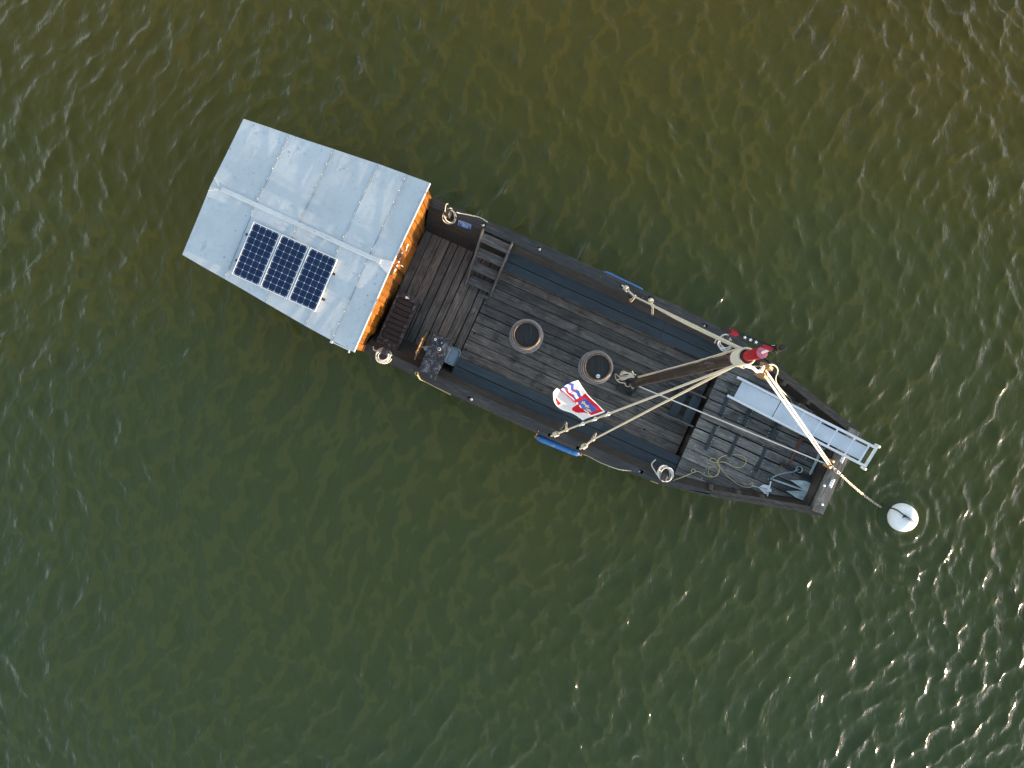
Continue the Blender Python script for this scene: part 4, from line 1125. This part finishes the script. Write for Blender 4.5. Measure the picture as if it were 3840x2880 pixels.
# ------------------------------------------------------------------ small things on the cabin wall and roof edge
def on_wall(px, py):   # ray to wall plane u = const
    d = P(px, py, 0)-Vector((0, 0, ZC)); o = Vector((0, 0, ZC)); uw = ub_+.06
    k = (uw)/(d.x*A0-d.y*A1); return o+d*k
m = MB(); a, b = on_wall(1510, 938), on_wall(1487, 1000)
print('wall', a, b)
m.beam(a, b, .03, .03, m=0)
for k in range(9):
    p = a.lerp(b, (k+.5)/9); m.beam(p, p+AX*.02+AZ*.05, .04, .03, m=[0, 1, 2, 3, 0, 2, 1, 3, 1][k])
tr_ = m.build('tool_rack', [M['grey'], M['white'], M['brass'], M['red']]); tag(tr_, 'narrow rack of small tools hanging on the orange cabin wall', 'rack')
m = MB(); a = on_wall(1472, 1018); m.beam(a-AY*.09+AZ*.02, a+AY*.09+AZ*.02, .05, .03, m=0); m.beam(a-AY*.03-AZ*.05, a+AY*.02-AZ*.05, .06, .10, m=1); m.beam(a+AY*.03-AZ*.06, a+AY*.08-AZ*.06, .06, .10, m=2); m.beam(a-AY*.09-AZ*.05, a-AY*.05-AZ*.05, .06, .09, m=3)
tag(m.build('wall_shelf', [M['peg'], plain('green_plastic', (.02, .35, .14), .4), M['white'], M['red']]), 'small shelf with a green bottle and a white cup on the orange cabin wall', 'shelf')
m = MB(); a = on_wall(1534, 927); m.beam(a-AZ*.04-AX*.05, a+AZ*.05-AX*.05, .012, .10, up=AY, m=0); m.beam(on_wall(1531, 940)-AZ*.03-AX*.05, on_wall(1531, 940)+AZ*.03-AX*.05, .012, .06, up=AY, m=0)
tag(m.build('paper_notice', M['white']), 'two small white notices pinned to the orange cabin wall', 'notice')
m = MB(); a, b = P(1243, 1281, 2.0), P(1310, 1313, 2.0)
m.tube([a, b], .014, 8, 0); m.beam(a-AX*.02, a+AX*.03, .06, .06, bev=.3); m.beam(b-AY*.0, b-AY*.06+AX*.01, .03, .03)
tag(m.build('boat_hook', M['alu']), 'short metal boat hook stowed under the lower edge of the zinc roof', 'boat hook')

# blue capacity sign on the inner planking
sg_c = [P(1722, 822, .92), P(1769, 839, .92), P(1764.5, 858, .74), P(1721, 840.5, .74)]
sgn_c = sum(sg_c, Vector())/4
ex = ((sg_c[1]-sg_c[0])+(sg_c[2]-sg_c[3])).normalized(); ey = ((sg_c[0]-sg_c[3])+(sg_c[1]-sg_c[2])); ey = (ey-ex*ey.dot(ex)).normalized(); en = ex.cross(ey)
if en.z < 0: en = -en
w_, h_ = (sg_c[1]-sg_c[0]).length, .20
o_ = sgn_c+en*.03
sgt = thing('capacity_sign', o_, 'small blue sign with white lettering on the inner planking below the gunwale', 'sign')
m = MB(); m.beam(o_-ex*w_/2, o_+ex*w_/2, h_, .006, up=en); m.build('sign_edge', M['white'], sgt)
m = MB(); m.beam(o_-ex*(w_/2-.008)+en*.004, o_+ex*(w_/2-.008)+en*.004, h_-.016, .006, up=en); m.build('sign_plate', plain('sign_blue', (.012, .13, .45), .35), sgt)
dg = None
for k, (tx_, sz) in enumerate((('CAPACITE MAXIMUM', .030), ('EN NAVIGATION', .026), ('12 PERSONNES', .026), ('+ 1 EQUIPAGE', .026))):
    cu_ = bpy.data.curves.new('sign_text', 'FONT'); cu_.body = tx_; cu_.size = sz; cu_.align_x = 'CENTER'; cu_.align_y = 'CENTER'; cu_.offset = .0012
    to = bpy.data.objects.new('tmp_text', cu_); COL.objects.link(to)
    bpy.context.view_layer.update()
    me = bpy.data.meshes.new_from_object(to.evaluated_get(bpy.context.evaluated_depsgraph_get())); COL.objects.unlink(to); bpy.data.objects.remove(to)
    mt_ = Matrix((ex.to_4d(), ey.to_4d(), en.to_4d(), Vector((0, 0, 0, 1)))).transposed(); mt_[3][0] = mt_[3][1] = mt_[3][2] = 0; mt_[3][3] = 1
    for r_ in range(3): mt_[r_][3] = (en*.009 + ey*(.055-.038*k))[r_]
    me.transform(mt_); me.materials.clear(); me.materials.append(M['white'])
    lo = bpy.data.objects.new('sign_lettering', me); COL.objects.link(lo); lo.parent = sgt

# ------------------------------------------------------------------ water
def axis_pts(lo, hi, st, far):
    c = list(np.arange(lo, hi+st/2, st)); s = st; x = hi; up = []
    while x < far: s *= 1.16; x += s; up.append(x)
    s = st; x = lo; dn = []
    while x > -far: s *= 1.16; x -= s; dn.append(x)
    return np.array(dn[::-1]+c+up)
gx = axis_pts(-13.6, 13.6, .030, 2500); gy = axis_pts(-10.4, 10.4, .030, 2500)
X, Y = np.meshgrid(gx, gy)
Z = np.zeros_like(X); DX = np.zeros_like(X); DY = np.zeros_like(X)
def smooth(a, b, x): t_ = np.clip((x-a)/(b-a), 0, 1); return t_*t_*(3-2*t_)
U = X*A0 - Y*A1; V = X*A1 + Y*A0 - 1.19
# wind from the bow side: rough water lower right, lee of the hull lower left
rough_ = .80 + .25*smooth(-2, 11, .75*X - .62*Y) + .10*smooth(2, 9, Y)
lee = 1 - .42*smooth(-1.0, -4.0, V)*smooth(6.0, 1.0, U)*smooth(-14, -3, U)*smooth(-13, -6, V)
patch = 1 + .28*np.sin(X*.45+1.3*np.sin(Y*.31))*np.sin(Y*.38+.7)
far_fade = np.exp(-np.maximum(0, np.maximum(np.abs(X)-15, np.abs(Y)-12))/6.0)
env = rough_*lee*patch*far_fade
main = R(152)
comps = []
for i in range(110):
    lam = .13*(8.5**rng.rand())
    spread = R(20)+R(26)*(1-min(1, lam/1.3))
    th_ = main + rng.randn()*spread
    if i % 9 == 0: th_ = main + R(75) + rng.randn()*.3
    k_ = 2*math.pi/lam
    st_ = .031 if lam > .3 else .025
    comps.append((k_, th_, st_*(.5+rng.rand())/k_, rng.rand()*6.283))
WX = X + .25*np.sin(Y*.9+.4*X) ; WY = Y + .25*np.sin(X*.8+1+.3*Y)
for k_, th_, a_, ph in comps:
    cx_, cy_ = math.cos(th_), math.sin(th_)
    p_ = k_*(WX*cx_+WY*cy_)+ph
    s_, c_ = np.sin(p_), np.cos(p_)
    Z += a_*c_; DX -= a_*cx_*s_*.85; DY -= a_*cy_*s_*.85
env = env*(1-.55*np.exp(-(np.hypot(X-bc.x, Y-bc.y)/1.0)**2))
Z *= env; DX *= env; DY *= env
# sharpen crests
Z = Z + .9*np.sign(Z)*0 + 4.0*np.maximum(Z, 0)**2
# rings round the buoy, and arcs bent round the stern corner
rb_ = np.hypot(X-bc.x, Y-bc.y); Z += .028*np.cos((rb_-.33)*2*math.pi/.27)*np.exp(-np.maximum(0, rb_-.33)/.75)*(rb_ > .2)
sc_ = W(-7.4, 1.5, 0); rs = np.hypot(X-sc_.x, Y-sc_.y)
Z += .0075*np.cos(rs*2*math.pi/.46+.6*np.sin(X*1.1))*smooth(6.5, 2.0, rs)*smooth(-.2, 1.2, rs)*smooth(-1.5, .5, V)*smooth(-4, -7.5, U)
fade2 = np.exp(-np.maximum(0, np.maximum(np.abs(X)-15, np.abs(Y)-12))/3.0)
co = np.stack([X+DX*fade2, Y+DY*fade2, Z], -1).reshape(-1, 3).astype(np.float32)
ny, nx = X.shape
ii = np.arange(ny*nx).reshape(ny, nx)
fa = np.stack([ii[:-1, :-1], ii[:-1, 1:], ii[1:, 1:], ii[1:, :-1]], -1).reshape(-1, 4).astype(np.int32)
me = bpy.data.meshes.new('water'); me.vertices.add(len(co)); me.vertices.foreach_set('co', co.ravel())
me.loops.add(fa.size); me.loops.foreach_set('vertex_index', fa.ravel())
me.polygons.add(len(fa)); me.polygons.foreach_set('loop_start', np.arange(0, fa.size, 4, dtype=np.int32)); me.polygons.foreach_set('loop_total', np.full(len(fa), 4, dtype=np.int32))
me.polygons.foreach_set('use_smooth', np.ones(len(fa), dtype=bool)); me.update(calc_edges=True)
wo = bpy.data.objects.new('water', me); COL.objects.link(wo); tag(wo, 'murky green brown water ruffled by small wind waves', 'water', kind='structure')
t = NT('murky_river_water'); ob = t.coord('Object')
n1 = t.noise(t.mapping(ob, (1, 1, 1)), .10, 2, .5); 
sep = t.n('ShaderNodeSeparateXYZ'); t.l(ob, sep.inputs[0])
silt = t.math('ADD', t.math('MULTIPLY', sep.outputs[1], .068), t.math('MULTIPLY', t.math('SUBTRACT', n1, .5), 1.6))
silt = t.math('ADD', silt, t.math('MULTIPLY', sep.outputs[0], .012))
c = t.ramp(t.rng(silt, -.8, .8, 0, 1), [(0, (.055, .073, .027)), (.45, (.059, .071, .023)), (.75, (.084, .074, .014)), (1, (.098, .074, .013))])
sm = t.noise(t.mapping(ob, (1, .42, 1), (0, 0, R(-28))), 11, 4, .6, .6)
sm2 = t.noise(t.mapping(ob, (1, .3, 1), (0, 0, R(-35))), 4.5, 3, .55, .4)
rg = t.noise(t.mapping(ob, (1, .40, 1), (0, 0, R(-30))), 3.0, 2, .5, .8)
rg = t.math('SUBTRACT', 1, t.math('ABSOLUTE', t.math('MULTIPLY', t.math('SUBTRACT', rg, .5), 5)))
rg2 = t.noise(t.mapping(ob, (1, .5, 1), (0, 0, R(-10)), (7, 3, 0)), 5.5, 2, .5, .8)
rg2 = t.math('SUBTRACT', 1, t.math('ABSOLUTE', t.math('MULTIPLY', t.math('SUBTRACT', rg2, .5), 5)))
hgt = t.math('ADD', t.math('MULTIPLY', sm, .40), t.math('ADD', t.math('MULTIPLY', sm2, .8), t.math('ADD', t.math('MULTIPLY', rg, .42), t.math('MULTIPLY', rg2, .26))))
t.bump(hgt, .62, .02)
# light scattered back out of the silty water does not follow the ripples; only the mirror reflection does
nrm_ = [n_ for n_ in t.nt.nodes if n_.type == 'BUMP'][0].outputs[0]
df = t.n('ShaderNodeBsdfDiffuse'); t.l(c, df.inputs[0])
cz = t.n('ShaderNodeCombineXYZ'); cz.inputs[2].default_value = 1; t.l(cz.outputs[0], df.inputs['Normal'])
gl = t.n('ShaderNodeBsdfGlossy'); gl.inputs['Roughness'].default_value = .18; t.l(nrm_, gl.inputs['Normal'])
fr_ = t.n('ShaderNodeFresnel'); fr_.inputs[0].default_value = 1.333; t.l(nrm_, fr_.inputs['Normal'])
mx = t.n('ShaderNodeMixShader'); t.l(fr_.outputs[0], mx.inputs[0]); t.l(df.outputs[0], mx.inputs[1]); t.l(gl.outputs[0], mx.inputs[2])
t.l(mx.outputs[0], t.out.inputs[0]); t.nt.nodes.remove(t.b)
me.materials.append(t.mat)

# ------------------------------------------------------------------ light, sky, camera
EL, AZ_ = R(2.0), R(-27)      # sun low off the bow; azimuth measured from +X
wd = bpy.data.worlds.new('World'); sc.world = wd; wd.use_nodes = True
nt = wd.node_tree; nt.nodes.clear()
bg = nt.nodes.new('ShaderNodeBackground'); ow = nt.nodes.new('ShaderNodeOutputWorld'); sk = nt.nodes.new('ShaderNodeTexSky')
sk.sky_type = 'NISHITA'; sk.sun_disc = False; sk.sun_elevation = EL; sk.sun_rotation = math.pi/2 - AZ_
sk.altitude = 0; sk.air_density = 1.0; sk.dust_density = 1.0; sk.ozone_density = 1.5
bg.inputs[1].default_value = .15
# thin high haze: the low sky is paler and more neutral than a clean atmosphere would be
tcw = nt.nodes.new('ShaderNodeTexCoord'); spw = nt.nodes.new('ShaderNodeSeparateXYZ'); nt.links.new(tcw.outputs['Generated'], spw.inputs[0])
mrw = nt.nodes.new('ShaderNodeMapRange'); nt.links.new(spw.outputs[2], mrw.inputs[0])
for i_, v_ in enumerate((0.0, .75, .80, .10)): mrw.inputs[i_+1].default_value = v_
bww = nt.nodes.new('ShaderNodeRGBToBW'); nt.links.new(sk.outputs[0], bww.inputs[0])
tnw = nt.nodes.new('ShaderNodeMix'); tnw.data_type = 'RGBA'; tnw.blend_type = 'MULTIPLY'; tnw.inputs[0].default_value = 1
nt.links.new(bww.outputs[0], tnw.inputs[6]); tnw.inputs[7].default_value = (.95, 1.0, 1.07, 1)
mxw = nt.nodes.new('ShaderNodeMix'); mxw.data_type = 'RGBA'
nt.links.new(mrw.outputs[0], mxw.inputs[0]); nt.links.new(sk.outputs[0], mxw.inputs[6]); nt.links.new(tnw.outputs[2], mxw.inputs[7])
pww = nt.nodes.new('ShaderNodeMath'); pww.operation = 'SUBTRACT'; pww.inputs[0].default_value = 1; pww.use_clamp = True; nt.links.new(spw.outputs[2], pww.inputs[1])
pw2 = nt.nodes.new('ShaderNodeMath'); pw2.operation = 'POWER'; pw2.inputs[1].default_value = 3.2; nt.links.new(pww.outputs[0], pw2.inputs[0])
adw = nt.nodes.new('ShaderNodeMix'); adw.data_type = 'RGBA'; adw.blend_type = 'ADD'
nt.links.new(pw2.outputs[0], adw.inputs[0]); nt.links.new(mxw.outputs[2], adw.inputs[6]); adw.inputs[7].default_value = (1.45, 1.5, 1.56, 1)
nt.links.new(adw.outputs[2], bg.inputs[0]); nt.links.new(bg.outputs[0], ow.inputs[0])
sl_ = bpy.data.lights.new('sun', 'SUN'); sl_.energy = 2.0; sl_.angle = R(.55); sl_.color = (1, .74, .47)
so = bpy.data.objects.new('sun', sl_); COL.objects.link(so)
sd = Vector((math.cos(EL)*math.cos(AZ_), math.cos(EL)*math.sin(AZ_), math.sin(EL)))
so.rotation_euler = sd.to_track_quat('Z', 'Y').to_euler(); so.location = sd*40
cam = bpy.data.cameras.new('camera'); cam.sensor_width = 36; cam.lens = F/3840*36; cam.clip_end = 6000
cmo = bpy.data.objects.new('camera', cam); COL.objects.link(cmo); cmo.location = (0, 0, ZC); cmo.rotation_euler = (0, 0, 0); sc.camera = cmo
sc.view_settings.view_transform = 'Standard'; sc.view_settings.look = 'None'; sc.view_settings.exposure = 3.08; sc.view_settings.gamma = 1
sc.view_settings.use_curve_mapping = False
